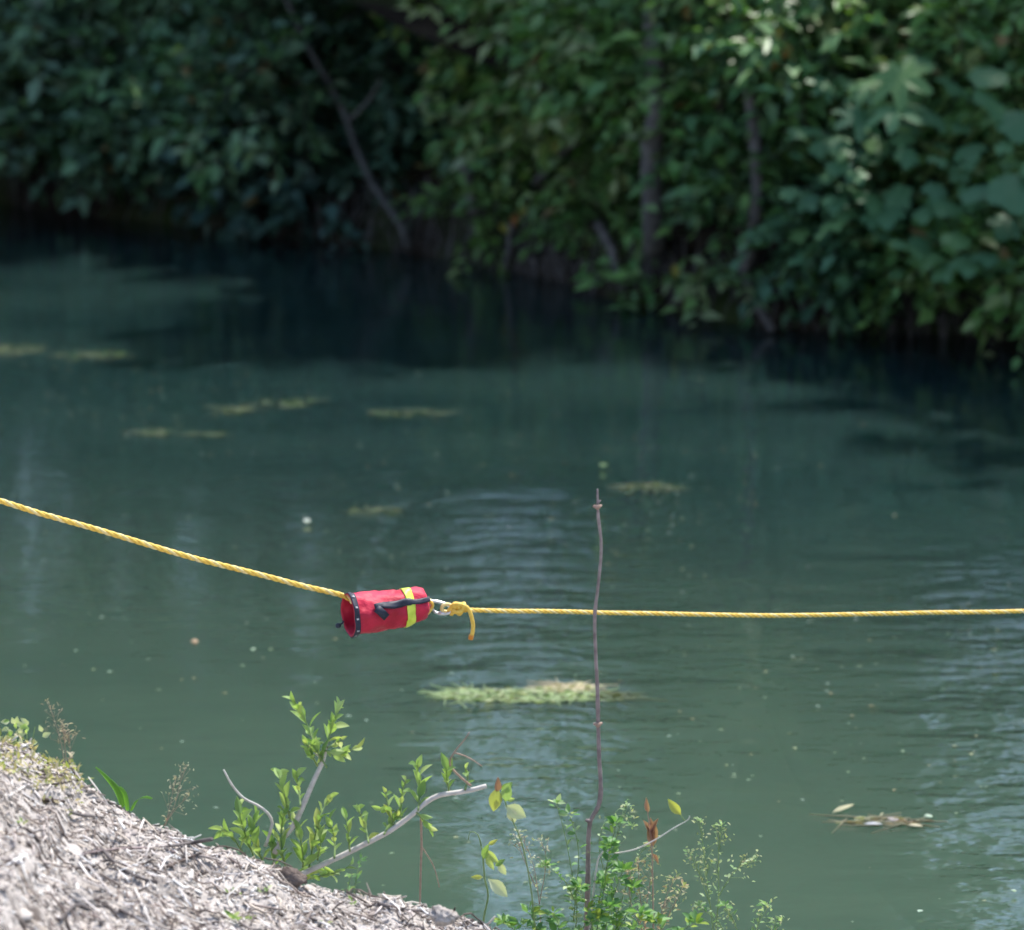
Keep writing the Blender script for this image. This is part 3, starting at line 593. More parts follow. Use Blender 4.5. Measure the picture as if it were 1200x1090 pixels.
# ------------------------------------------------------------------ rescue ropes, bag, clip
def rope_strands(root, pts, r=.0076, pitch=.064, mats=('rope', 'rope_pale', 'rope'), step=.005, phase=0.0, rough=.06):
    p = catmull(pts, .05); p = np.array([tuple(q) for q in p]); s = np.concatenate([[0], np.cumsum(np.linalg.norm(np.diff(p, axis=0), axis=1))])
    n_ = int(s[-1] / step); si = np.linspace(0, s[-1], n_); c = np.column_stack([np.interp(si, s, p[:, k]) for k in range(3)])
    c = c + np.column_stack([fbm(si * 0, si * 3.5, 3, 61), fbm(si * 0 + 9, si * 3.5, 3, 62), fbm(si * 0 + 5, si * 3.5, 3, 63)]) * np.minimum(1, np.minimum(si, si[-1] - si) * 6)[:, None] * .007
    t = nrm(np.gradient(c, axis=0)); u = nrm(np.cross(t, [0, 0, 1.0])); w = np.cross(t, u); sr, hr = r * .56, r * .5
    for k, mname in enumerate(mats):
        th = phase + 2 * math.pi * (si / pitch + k / 3); cc = c + hr * (np.cos(th)[:, None] * u + np.sin(th)[:, None] * w)
        tt = nrm(np.gradient(cc, axis=0)); uu = nrm(np.cross(tt, [0, 0, 1.0])); ww = np.cross(tt, uu); sd_ = 6
        an = np.arange(sd_) * 2 * math.pi / sd_; V = (cc[:, None] + sr * (np.cos(an)[None, :, None] * uu[:, None] + np.sin(an)[None, :, None] * ww[:, None])).reshape(-1, 3)
        i, j = np.meshgrid(np.arange(sd_), np.arange(n_ - 1)); i, j = i.ravel(), j.ravel()
        F = np.column_stack([j * sd_ + i, j * sd_ + (i + 1) % sd_, (j + 1) * sd_ + (i + 1) % sd_, (j + 1) * sd_ + i])
        put('strand', V, F, M[mname], root)
def RY(px): return 9.30 + .32 * ((px - 450) / 450.0)    # depth of the rope line
L_px = [(404, 700), (400, 697), (340, 682), (270, 664), (200, 646), (120, 622), (60, 605), (0, 587)]
lp = [P(a, b_, RY(a)) for a, b_ in L_px]; lp[0] = P(414, 706, RY(414)); lp[1] = P(403, 698, RY(403) + .01)
d_ = (lp[-1] - lp[-2]).normalized(); q = lp[-1]
for k in range(1, 6): q = q + (d_ + Vector((0, 0, .02 * k))).normalized() * .8; lp.append(q)
post_top = lp[-1].copy()
rl = thing('rescue_rope', 'yellow twisted rope rising to the left out of the red bag mouth', 'rope', lp[1], 'yellow rescue ropes over the river')
rope_strands(rl, lp)
R_px = [(540, 714), (556, 715), (620, 715.5), (700, 717), (780, 719), (860, 720.5), (940, 721), (1020, 720), (1100, 718.5), (1200, 716)]
rp = [P(a, b_, RY(a)) for a, b_ in R_px]; d_ = (rp[-1] - rp[-2]); 
q = rp[-1]; sl = d_.z / d_.xy.length; hd = Vector((d_.x, d_.y, 0)).normalized()
for k in range(1, 12): q = q + hd * 1.0; sl += .018; q = Vector((q.x, q.y, q.z + sl)); rp.append(q.copy())
far_tie = rp[-1].copy()
rr_ = thing('rescue_rope', 'taut yellow rope running right from the metal clip across the whole picture', 'rope', rp[0], 'yellow rescue ropes over the river')
rope_strands(rr_, rp, r=.0064, pitch=.046, mats=('rope', 'rope_pale', 'rope'))
Yk = RY(537)
kc = P(537, 713, Yk); ex = (P(547, 713, Yk) - kc).normalized(); S_ = 1 / FPX * Yk * 1.02   # metres per photo pixel here
def loc2(px, py, dy=0.0): return P(px, py, Yk + dy)
kn = []
for (x0, tilt_) in ((531, .25), (536.5, -.2), (541, .3)):
    pts = [loc2(x0 + tilt_ * 8 * math.sin(a) + 1.5 * math.cos(a), 713.5 - 6.2 * math.sin(a), -.012 * math.cos(a)) for a in np.linspace(0, 6.283, 15)]
    kn.append(tube(pts, .0058, 7))
kn.append(tube(catmull([loc2(526, 716, .0), loc2(532, 709, -.014), (loc2(541, 709, -.014)), loc2(546, 716, -.004)], .004), .0062, 7))
kn.append(tube(catmull([loc2(527, 711), loc2(533, 717, -.013), loc2(540, 716, -.014), loc2(545, 710, -.006)], .004), .006, 7))
V, F = merge(kn); put('knot', V, F, M['rope'], rr_)
tl = [loc2(538, 709, -.012), loc2(546, 711, -.014), loc2(551, 718, -.013), loc2(554, 730, -.012), loc2(554, 740, -.01), loc2(552, 748, -.01)]
V, F = tube(catmull(tl, .004), .0055, 8, rough=.12); put('rope_tail', V, F, M['rope'], rr_)
V, F = tube([loc2(552.6, 744, -.01), loc2(551.5, 749.5, -.01)], .0068, 8); put('whipping', V, F, M['rope_orange'], rr_)
# loop of the rope through the clip
V, F = tube(catmull([loc2(530, 710), loc2(523, 708, -.006), loc2(518, 711, -.008), loc2(519, 716, -.004), loc2(526, 717, .004), loc2(531, 715)], .004), .0052, 7); put('rope_eye', V, F, M['rope_pale'], rr_)

# clip
cb = thing('carabiner', 'silver metal clip joining the red bag to the yellow rope', 'carabiner', loc2(516, 712))
cp = [loc2(x, y, z) for x, y, z in [(503, 704.5, -.004), (512, 705, -.004), (521, 707.5, -.004), (527, 711, -.004), (528.5, 715.5, -.004), (525, 719, -.004), (516, 719.5, -.004), (509, 717, -.004)]]
V, F = tube(catmull(cp, .003), .0042, 10); put('clip_body', V, F, M['metal'], cb)
V, F = tube([loc2(503, 704.5, -.004), loc2(504.5, 710, -.004), loc2(509, 717, -.004)], .0034, 10); put('gate', V, F, M['metal'], cb)
V, F = tube([loc2(513.5, 718.7, -.004), loc2(523, 719.6, -.004)], .0058, 10); put('locking_sleeve', V, F, M['metal'], cb)

# red throw bag: tapered soft cylinder with open mouth
A0 = P(408, 720.5, RY(408) - .015); A1 = P(497, 707.5, RY(497) + .0); ax = (A1 - A0); LB = ax.length; ax.normalize()
sv = Vector((0, -1, 0)); sv = (sv - ax * sv.dot(ax)).normalized(); uv = sv.cross(ax) * -1; uv = uv if uv.z > 0 else -uv
def bag_r(t): # radius along the bag
    return float(np.interp(t, [0, .05, .3, .6, .8, .9, .96, 1.0], [.0575, .0568, .055, .0515, .048, .0465, .0445, .040]))
def bag_pt(t, th, lift=0.0):
    """th measured from the top towards the camera"""
    wr = .0022 * math.sin(3 * th + 9 * t) + .0016 * math.sin(7 * th - 17 * t) - .003 * max(0, math.sin(5 * th + 22 * t)) ** 6 + .006 * (mnoise.noise(Vector((t * 3.2, math.cos(th) * 1.3 + 5, math.sin(th) * 1.3)))) * math.sin(math.pi * min(1, t)) + .0028 * (mnoise.noise(Vector((t * 5, math.cos(th) * 2, math.sin(th) * 2)))) * (1 if .04 < t < .97 else .3)
    rr = bag_r(min(t, 1)) + wr + lift; sag = -.003 * math.sin(math.pi * t)
    return A0 + ax * (t * LB) + (uv * math.cos(th) + sv * math.sin(th)) * rr + Vector((0, 0, sag))
bag = thing('throw_bag', 'red cylindrical rescue throw bag with lime band hanging on the yellow rope', 'bag', (A0 + A1) / 2)
NT, NR = 44, 40; V, F = [], []
for i in range(NT + 1):
    t = i / NT
    for k in range(NR): V.append(bag_pt(t, 2 * math.pi * k / NR))
for i in range(NT):
    for k in range(NR): F.append((i * NR + k, i * NR + (k + 1) % NR, (i + 1) * NR + (k + 1) % NR, (i + 1) * NR + k))
c = len(V); V.append(A1 + ax * .006)
for k in range(NR): F.append((NT * NR + k, NT * NR + (k + 1) % NR, c))
o = put('bag_shell', V, F, M['red'], bag); md = o.modifiers.new('t', 'SOLIDIFY'); md.thickness = .0025; md.offset = -1
def band(name, t0, t1, th0, th1, lift, mat, nt=6, nr=24, thick=.0012, curve=None):
    V, F = [], []
    for i in range(nt + 1):
        for k in range(nr + 1):
            th = th0 + (th1 - th0) * k / nr; t = t0 + (t1 - t0) * i / nt + (curve(th) if curve else 0); V.append(bag_pt(t, th, lift))
    for i in range(nt):
        for k in range(nr): F.append((i * (nr + 1) + k, i * (nr + 1) + k + 1, (i + 1) * (nr + 1) + k + 1, (i + 1) * (nr + 1) + k))
    o = put(name, V, F, M[mat], bag); md = o.modifiers.new('t', 'SOLIDIFY'); md.thickness = thick; md.offset = 1; return o
band('reflective_band', .70, .81, -math.pi, math.pi, .0016, 'lime', 6, 48)
band('mouth_trim', 0.0, .07, -math.pi, math.pi, .0016, 'black', 4, 48, .002)
for k in range(5):
    th = R(28 + 31 * k); band('stitch', .02, .052, th, th + R(4.5), .0042, 'stitch', 2, 3, .0008)
# webbing along the side, wavy, ending in a folded tongue
V, F = [], []
for i in range(31):
    t = .27 + (1.02 - .27) * i / 30; th = R(64) - .035 * math.sin(i * .45) ; hw = .0072 / bag_r(min(t, 1)) * (1.25 if 4 < i < 20 else .95)
    for s_ in (-1, -.33, .33, 1): V.append(bag_pt(t, th + s_ * hw, .0032 + .0006 * math.sin(i * .8) if t < .97 else .0035))
for i in range(30):
    for k in range(3): F.append((i * 4 + k, i * 4 + k + 1, (i + 1) * 4 + k + 1, (i + 1) * 4 + k))
o = put('webbing_strap', V, F, M['black'], bag); md = o.modifiers.new('t', 'SOLIDIFY'); md.thickness = .002; md.offset = 1
V, F = [], []
for i in range(9):
    t = .28 + .12 * i / 8; th = R(70) + R(24) * i / 8
    for s_ in (-1, 0, 1): V.append(bag_pt(t - s_ * .035, th + s_ * .12, .0075 + .004 * math.sin(i * .6)))
for i in range(8):
    for k in range(2): F.append((i * 3 + k, i * 3 + k + 1, (i + 1) * 3 + k + 1, (i + 1) * 3 + k))
o = put('strap_tongue', V, F, M['black'], bag); md = o.modifiers.new('t', 'SOLIDIFY'); md.thickness = .003; md.offset = 1
# base loops and toggle
for dy, y0, y1 in ((-.02, 700, 722), (.012, 699, 716)):
    V, F = tube(catmull([loc2(495, y0, dy - .015), loc2(501, y0 + 3, dy), loc2(507, (y0 + y1) / 2 - 2, dy * .4), loc2(502, y1 - 4, dy), loc2(495, y1 + 2, dy - .015)], .004), .0045, 7); put('base_loop', V, F, M['rope'] if dy < 0 else M['rope_pale'], bag)
V, F = tube(catmull([P(403, 728, RY(408) - .03), P(399, 732, RY(408) - .03), P(396, 733, RY(408) - .03)], .003), .0025, 6)
dc = put('drawcord', V, F, M['black'], bag)
tg = [P(x, y, RY(408) - .03) for x, y in ((393, 733.5), (394, 733.4), (396, 733.2), (398.5, 733), (399.5, 732.9))]
V, F = tube(tg, [.002, .0062, .0075, .0062, .003], 10); put('toggle', V, F, M['black'], bag)

# anchors of the two ropes, outside the picture
pw = thing('wooden_post', 'weathered post on the near bank holding the left rope end', 'post', (post_top.x, post_top.y, .2))
V, F = tube(catmull([(post_top.x, post_top.y, .2), (post_top.x + .02, post_top.y, post_top.z * .5), (post_top.x, post_top.y, post_top.z + .25)], .15), (.075, .06), 12, rough=.06); put('shaft', V, F, M['bark'], pw)
pw = thing('mooring_tree', 'bare trunk on the far bank holding the right rope end', 'tree', (far_tie.x, far_tie.y, 0))
V, F = tube(catmull([(far_tie.x, far_tie.y, -.6), (far_tie.x + .05, far_tie.y, 1.5), (far_tie.x - .1, far_tie.y + .1, 5)], .2), (.16, .09), 12, rough=.1); put('trunk', V, F, M['bark'], pw)
foliage(pw, [(Vector((far_tie.x + a, far_tie.y + b_, 4.5 + c)), (.8, .8, .5), 9) for a, b_, c in rng.uniform(-1.3, 1.3, (22, 3))], MID, .2, twigs=False)

# ------------------------------------------------------------------ near plants
# tall bare stick
Ys = 8.35
sp_ = [(700, 573), (700.5, 590), (701, 606), (704, 630), (704, 655), (700.5, 690), (697, 722), (698, 765), (700, 805), (701, 849), (702, 885), (704, 925), (701, 945), (692, 962), (689.5, 985), (689, 1020), (688, 1065), (687, 1110)]
st = thing('bare_stick', 'tall thin leafless grey brown stem standing upright in front of the river', 'stick', P(687, 1115, Ys))
pts = catmull([P(a, b_, Ys) for a, b_ in sp_], .012); n_ = len(pts)
rad = [np.interp(i / n_, [0, .04, .3, .7, 1], [.0022, .0034, .0042, .0054, .007]) * (1 + .18 * max(0, math.sin(i * .35)) ** 8) for i in range(n_)]
V, F = tube(pts, rad, 9, rough=.1); put('stem', V, F, M['stick'], st)
for (a, b_, w) in ((700.5, 594, 6), (701, 849, 6), (690, 962, 4)):
    V, F = tube([P(a - w * .9, b_ - 1, Ys), P(a, b_ + 1, Ys - .004), P(a + w * .8, b_ - 2, Ys)], [.003, .0068, .0025], 7); put('node', V, F, M['stick'] if b_ > 900 else M['dead'], st)
V, F = tube([P(700.5, 590, Ys), P(704, 586, Ys)], [.003, .0015], 5); put('bud', V, F, M['stick'], st)

# leafy shrub on the bank
def leafmesh(name, ratio, fold, curl, mat):
    V, F = [], []
    prof = [(0, .04), (.12, .3), (.3, .82), (.5, 1.0), (.7, .8), (.87, .42), (1, .02)]
    for y, w in prof:
        z = -curl * y * y
        for s_ in (-1, -.5, 0, .5, 1): V.append((.5 * ratio * w * s_, y, z + fold * abs(s_) * w * .5))
    for i in range(len(prof) - 1):
        for k in range(4): F.append((i * 5 + k, i * 5 + k + 1, (i + 1) * 5 + k + 1, (i + 1) * 5 + k))
    return mesh(name, V, F, mat)
SH = [leafmesh('shoot_leaf', .42, .25, .12, M['leaf_shoot']), leafmesh('shoot_leaf', .36, .35, -.1, M['leaf_shoot']), leafmesh('shoot_leaf', .48, .15, .3, M['leaf_shoot'])]
bush = thing('willow_bush', 'young bush of fresh yellow green shoots rising from behind the soil mound', 'bush', P(335, 1040, 8.2))
Yb = 8.2
def limb(root, pxs, rad, mat, Y=Yb, name='branch', rough=.12, dY=0.0):
    pts = catmull([P(a, b_, Y + dY * i / len(pxs)) for i, (a, b_) in enumerate(pxs)], .012); V, F = tube(pts, rad, 8, rough=rough); return put(name, V, F, M[mat], root)
limb(bush, [(322, 1000), (330, 984), (345, 966), (357, 940), (370, 910), (378, 893), (381, 878), (382, 872)], (.0075, .005), 'bark_pale')
limb(bush, [(378, 893), (374, 886), (369, 882)], (.004, .003), 'bark_pale')
limb(bush, [(350, 1026), (372, 1016), (400, 1003), (428, 989), (455, 975), (480, 957), (488, 950), (500, 940), (515, 932), (540, 928), (560, 924), (570, 921)], (.007, .0058), 'bark_pale')
limb(bush, [(262, 902), (272, 920), (285, 935), (302, 944), (314, 953), (319, 965), (315, 980), (311, 992)], (.0022, .0042), 'bark_pale')
limb(bush, [(552, 921), (540, 911), (530, 901), (527, 893), (532, 882), (545, 866), (550, 858)], (.0032, .0012), 'dead')
limb(bush, [(532, 882), (545, 886), (556, 892), (565, 898)], (.002, .001), 'dead')
limb(bush, [(493, 955), (494, 990), (493, 1020), (492, 1070)], (.0028, .0022), 'dead', 8.25)
limb(bush, [(493, 990), (508, 1015), (515, 1040)], (.0015, .001), 'dead', 8.25)
NL = 0
def shoot(pxs, nl, Ll, Y=Yb, dens=1.0):
    global NL
    pts = catmull([P(a, b_, Y + random.uniform(-.03, .03)) for a, b_ in pxs], .006); V, F = tube(pts, (.0026, .0012), 5); put('shoot', V, F, M['stem'], bush)
    n_ = len(pts); nl = int(nl * 1.22)
    for k in range(nl):
        f = .08 + .92 * (k + .5) / nl; i = min(n_ - 2, int(f * n_)); p = pts[i]; t = (pts[i + 1] - pts[i]).normalized()
        an = k * 2.4 + random.uniform(-.3, .3); side = Vector((math.cos(an), math.sin(an), 0)); side = (side - t * side.dot(t)).normalized()
        spread = random.uniform(.35, .75) * (1.15 - .5 * f); d = t * (1.1 - spread * .5) + side * spread
        part_copy('leaf', SH[k % 3], bush, p, d, t * .6 - side * .9, 1.22 * Ll * random.uniform(.6, 1.25) * (1 - .25 * f)); NL += 1
SHOOTS = [([(383, 900), (372, 880), (360, 850), (350, 832), (344, 820)], 15, .046), ([(381, 876), (388, 856), (393, 840), (397, 827)], 11, .036), ([(382, 880), (395, 884), (408, 880), (418, 876)], 9, .036),
          ([(372, 898), (366, 886), (358, 870)], 7, .034), ([(376, 892), (372, 880), (369, 868)], 6, .03), ([(384, 876), (392, 872), (400, 866)], 4, .03),
          ([(340, 960), (334, 935), (328, 912), (326, 904)], 9, .042), ([(352, 945), (350, 925), (347, 908)], 8, .034),
          ([(300, 1010), (290, 985), (282, 960), (280, 945)], 12, .044), ([(285, 1000), (272, 980), (262, 972), (258, 976)], 8, .036), ([(310, 1015), (300, 990), (296, 970), (300, 955)], 11, .042), ([(335, 1018), (330, 995), (330, 970), (333, 950)], 11, .042),
          ([(355, 1020), (355, 1000), (350, 975), (345, 962)], 10, .042), ([(362, 1018), (368, 985), (374, 960), (382, 942), (388, 935)], 12, .04), ([(372, 1008), (376, 985), (372, 965)], 8, .036), ([(318, 1020), (322, 1000), (318, 985)], 8, .04),
          ([(392, 1006), (392, 985), (388, 968), (385, 960)], 8, .034), ([(410, 998), (408, 975), (405, 955)], 7, .032), ([(432, 988), (428, 968), (421, 952), (419, 946)], 8, .032),
          ([(462, 970), (456, 950), (453, 934), (452, 928)], 6, .032), ([(470, 966), (470, 940), (472, 925), (476, 914)], 9, .032), ([(490, 950), (492, 925), (490, 905), (489, 895)], 12, .038), ([(450, 978), (458, 962), (470, 955)], 7, .03),
          ([(488, 952), (497, 962), (504, 970)], 5, .034), ([(527, 930), (524, 915), (523, 900)], 6, .042), ([(545, 926), (548, 912), (545, 900)], 4, .034), ([(398, 1025), (380, 1022), (360, 1020)], 8, .04), ([(345, 1030), (370, 1028), (400, 1020), (412, 1012)], 9, .032), ([(470, 962), (462, 950), (446, 948)], 4, .03)]
for s_ in SHOOTS: shoot(*s_)

# generic weed: stems as polylines, small leaves along them
def weed(name, label, cat, base, stems, Y, pal, L=.014, n_leaf=22, ratio=.45, smat='stem', r=.0016, heads=0, head_pal=None, spread=.012, group=None):
    root = thing(name, label, cat, P(base[0], base[1], Y), group); sv_ = []; pos, dr, tn, LL = [], [], [], []
    pal = np.array(pal)
    for s_ in stems:
        dy = random.uniform(-.05, .05); pts = catmull([P(a, b_, Y + dy * i / len(s_)) for i, (a, b_) in enumerate(s_)], .008); sv_.append(tube(pts, (r, r * .45), 5))
        m_ = len(pts)
        for k in range(int(n_leaf * 1.5)):
            f = (k + rng.random()) / n_leaf; i = min(m_ - 1, int(f * m_)); q = rand_dir(1)[0]; q[2] = abs(q[2]) * .6
            p = np.array(pts[i]) + q * spread * rng.random(); pos.append(p); dr.append(q); tn.append(pal[rng.integers(len(pal))] * rng.uniform(.8, 1.2)); LL.append(L * rng.uniform(.6, 1.4))
        if heads:
            hp = np.array(head_pal)
            for k in range(heads):
                f = 1 - .45 * rng.random() ** 1.5; i = min(m_ - 1, int(f * m_)); q = rng.normal(size=3) * [.022, .015, .018] * (1.5 - f)
                p = np.array(pts[i]) + q; pos.append(p); dr.append(rand_dir(1)[0]); tn.append(hp[rng.integers(len(hp))] * rng.uniform(.8, 1.2)); LL.append(.009 * rng.uniform(.7, 1.3))
                if k % 3 == 0: sv_.append(tube([Vector(pts[max(0, i - 3)]), Vector(p)], (r * .4, r * .3), 3))
    V, F = merge(sv_); put('stems', V, F, M[smat], root)
    V, F, T = leaves(np.array(pos), np.array(dr), np.tile([0, -.3, 1.0], (len(pos), 1)) + rng.normal(size=(len(pos), 3)) * .4, np.array(LL), np.array(LL) * ratio, np.array(tn), True)
    put('leaves', V, F, M['leaf_fg'], root, 'stuff', T); return root
GRN = [(.11, .24, .09), (.16, .3, .12), (.2, .34, .14), (.13, .27, .1)]
PLG = [(.3, .4, .24), (.4, .48, .32), (.24, .36, .18)]
SEED = [(.45, .45, .26), (.5, .48, .33), (.36, .42, .22)]
STRAW = [(.5, .4, .33), (.42, .33, .28), (.55, .46, .4)]
Yw = 8.3
weed('weed', 'leafy weed with a pale bud tip just left of the upright stick', 'weed', (672, 1110), [[(672, 1112), (676, 1060), (668, 1010), (660, 970), (652, 942)], [(672, 1080), (678, 1000), (668, 955)], [(676, 1060), (660, 1030), (640, 1015)]], Yw, GRN + PLG[:2], .019, 26, .5)
weed('weed', 'thin grey seeding weed between the yellow leaved stem and the leafy weed', 'weed', (640, 1110), [[(634, 1110), (632, 1060), (624, 1010), (608, 975)], [(632, 1060), (640, 1010), (634, 985)], [(628, 1040), (615, 1010), (606, 985)]], Yw, [(.3, .36, .28), (.38, .4, .34)], .01, 20, .4, 'dead', .0011, 14, SEED + STRAW)
weed('weed', 'bushy green weed around the foot of the upright stick', 'weed', (705, 1112), [[(700, 1112), (702, 1060), (712, 1010), (722, 965)], [(705, 1110), (716, 1060), (730, 1020)], [(700, 1112), (690, 1070), (680, 1040)], [(720, 1110), (722, 1070), (705, 1035)], [(712, 1112), (735, 1070), (742, 1040)], [(702, 1080), (708, 1040), (715, 990)]], Yw - .05, GRN + BRIGHT[3:], .022, 30, .5)
weed('weed', 'pale weed arching to drooping bead like seeds right of the stick', 'weed', (730, 1110), [[(722, 1110), (712, 1040), (702, 990), (712, 962), (730, 956), (741, 968)], [(716, 1050), (722, 985), (735, 945)], [(720, 1080), (745, 1010), (760, 990)]], Yw + .05, PLG, .012, 18, .5, 'stem', .0013, 16, SEED + PLG)
weed('weed', 'tall seeding weed with clustered pale seed heads reaching highest at right', 'weed', (835, 1112), [[(838, 1112), (832, 1060), (826, 1010), (822, 975), (820, 962)], [(838, 1100), (842, 1050), (842, 1000), (846, 968)], [(832, 1060), (818, 1020), (808, 1000)], [(842, 1050), (862, 1020), (884, 1008)]], Yw, PLG, .012, 14, .5, 'stem', .0014, 34, SEED)
weed('weed', 'low spreading weed with pale seeds at the far right of the weed clump', 'weed', (880, 1112), [[(880, 1112), (888, 1085), (900, 1062)], [(870, 1112), (860, 1080), (850, 1062)], [(885, 1112), (905, 1095), (912, 1080)], [(850, 1110), (845, 1085), (820, 1062)]], Yw, PLG + GRN[2:], .014, 16, .5, 'stem', .0013, 20, SEED + PLG)
weed('weed', 'tangled straw coloured seeding weed below the rust brown curled leaf', 'weed', (760, 1112), [[(755, 1112), (758, 1060), (765, 1010), (762, 990)], [(760, 1112), (750, 1050), (748, 1010)], [(765, 1112), (778, 1060), (790, 1030)], [(765, 1112), (785, 1070), (800, 1040)], [(758, 1100), (740, 1060), (736, 1020)]], Yw + .02, [(.42, .36, .26), (.3, .36, .2), (.5, .36, .26)], .012, 24, .4, 'dead', .0012, 26, STRAW + SEED)
weed('weed', 'fresh low green weeds along the bottom edge right of the soil mound', 'weed', (640, 1112), [[(610, 1115), (602, 1090), (590, 1082)], [(630, 1115), (628, 1085), (620, 1070)], [(650, 1115), (655, 1085), (648, 1072)], [(670, 1115), (680, 1090), (700, 1078)], [(740, 1115), (745, 1085), (752, 1070)], [(770, 1115), (775, 1090), (765, 1078)], [(620, 1115), (640, 1095), (612, 1085)], [(790, 1115), (800, 1090), (815, 1082)], [(690, 1115), (694, 1085), (715, 1062)]], Yw - .12, GRN + [(.3, .4, .08)], .026, 20, .5)
# stem with yellow leaves
ye = leafmat('yellowing_leaves', .4, .5, base=[(.4, .42, .08), (.44, .44, .14), (.36, .4, .12)])
MEY = leafmesh('yellow_leaf', .4, .25, .3, ye); MEG = SH[0]
pa = leafmat('pale_leaves', .3, .5, base=[(.5, .55, .35), (.58, .6, .45)]); MEP = leafmesh('pale_leaf', .5, .2, .4, pa)
rs = leafmat('rust_leaves', .3, .7, base=[(.34, .18, .14), (.42, .26, .22)]); MER = leafmesh('rust_leaf', .35, .6, .2, rs)
def dl(a0, b0, a1, b1, root, me, Y, w=1.0):
    p, q = P(a0, b0, Y), P(a1, b1, Y - .01); L_ = (q - p).length; o = part_copy('leaf', me, root, p, q - p, (random.uniform(-.4, .4), -1, .35), (L_ * w, L_, L_))
ys = thing('yellowing_weed', 'slim weed with yellow and brown leaves right of the long pale branch', 'weed', P(566, 1095, 8.2))
limb(ys, [(566, 1098), (567, 1075), (572, 1050), (568, 1030), (566, 1005), (564, 992)], (.0026, .0018), 'stem', 8.2, 'stem')
limb(ys, [(564, 992), (560, 978), (551, 975), (549, 984)], (.0018, .0008), 'stem', 8.2, 'stem')
for a in ((572, 990, 582, 985, MEY), (568, 995, 584, 1012, SH[0]), (584, 1010, 592, 1026, MEP), (566, 1028, 553, 1028, MEY), (572, 1030, 596, 1050, MEP), (566, 1008, 574, 988, SH[1]), (580, 1015, 590, 1008, SH[2]), (570, 1000, 578, 1020, SH[0])): dl(a[0], a[1], a[2], a[3], ys, a[4], 8.2)
ys = thing('yellowing_weed', 'leaning twig tip with brown, yellow and drooping pale leaves beside the long branch end', 'weed', P(606, 1095, 8.15))
limb(ys, [(628, 1100), (622, 1040), (612, 990), (600, 960), (592, 940), (588, 926)], (.002, .0014), 'stem', 8.15, 'stem')
for a in ((582, 928, 584, 912, MER), (583, 922, 578, 952, MEY), (592, 940, 596, 918, SH[0]), (594, 938, 604, 936, SH[1]), (592, 944, 616, 958, MEP), (596, 946, 604, 964, MEP), (588, 930, 598, 918, SH[2]), (584, 936, 580, 948, MEY)): dl(a[0], a[1], a[2], a[3], ys, a[4], 8.15, 1.3)
rw = thing('dead_dock', 'rust brown dried stalk with curled leaf standing right of the stick', 'weed', P(764, 1100, 8.3))
limb(rw, [(766, 1100), (765, 1040), (764, 1000), (760, 960), (757, 938)], (.002, .001), 'dead', 8.3, 'stem')
for a in ((760, 952, 757, 936), (762, 958, 768, 990), (765, 984, 756, 962), (764, 1000, 772, 1012), (766, 992, 760, 966), (763, 978, 770, 960)): dl(*a, rw, MER, 8.3 + random.uniform(-.01, .01), .95)
tw = thing('forked_twig', 'grey twig slanting up to a single bright yellow green leaf at its tip', 'twig', P(720, 1000, 8.25))
limb(tw, [(690, 1100), (702, 1004), (722, 1000), (745, 995), (768, 984), (790, 970), (806, 961), (808, 956)], (.0026, .0012), 'bark_pale', 8.25, 'stem')
limb(tw, [(803, 962), (798, 956), (795, 950)], (.0012, .001), 'stem', 8.25, 'leaf_stalk'); dl(798, 955, 784, 939, tw, MEY, 8.25, 1.2)

# plants along the crest of the mound
weed('grass_plume', 'dry brown grass plume at the top left crest beside pale leaves', 'grass', (72, 895), [[(76, 900), (72, 872), (64, 845), (58, 826)], [(78, 898), (76, 875), (74, 850)], [(80, 900), (82, 880), (81, 858)]], 8.15, STRAW, .012, 5, .3, 'dead', .001, 26, [(.36, .26, .24), (.44, .34, .32)])
weed('grass_plume', 'grey dry grass plume standing alone on the slope below the crest', 'grass', (198, 965), [[(192, 968), (204, 945), (212, 915), (220, 896)], [(192, 968), (206, 948), (222, 932)], [(194, 968), (200, 940), (205, 915)]], 8.2, STRAW, .01, 4, .3, 'dead', .0009, 24, [(.4, .34, .3), (.46, .4, .36)])
gr = thing('grass_tuft', 'bright green grass blades poking over the slope below the dry plume', 'grass', P(142, 945, 8.2))
for s_ in ([(144, 946), (136, 925), (122, 908), (112, 899)], [(144, 946), (140, 928), (130, 914)], [(154, 950), (160, 938), (170, 934), (178, 936)], [(150, 950), (146, 930), (140, 922)]):
    pts = catmull([P(a, b_, 8.2) for a, b_ in s_], .01); m_ = len(pts); V, F = [], []
    for i, p in enumerate(pts):
        w = .006 * math.sin(math.pi * min(1, .25 + .75 * i / m_)) + .0006
        for s2, dz in ((-1, 0), (0, -.002), (1, 0)): V.append(p + Vector((w * s2 * .8, dz * 2, w * s2 * .5)))
    F = [(i * 3 + k, i * 3 + k + 1, i * 3 + k + 4, i * 3 + k + 3) for i in range(m_ - 1) for k in range(2)]
    put('blade', V, F, M['leaf_fg'], gr, tint=np.tile([.14, .32, .05], (len(V), 1)))
lw = thing('pale_leaved_weed', 'small weed with whitish green leaves on the mound top at left edge', 'weed', P(30, 872, 8.1))
for k in range(34):
    a, b_ = random.gauss(26, 15), random.gauss(858, 8); ang = random.uniform(0, 6.28); dl(a, b_, a + 9 * math.cos(ang), b_ + 6 * math.sin(ang), lw, MEP if k % 3 else SH[k % 2], 8.1 + random.uniform(-.05, .03), 1.3)
V, F = merge([tube([P(30 + d0, 876, 8.1), P(26 + 2.5 * d0, 852, 8.1)], (.0015, .001), 4) for d0 in (-8, -3, 2, 6)]); put('stems', V, F, M['stem'], lw)
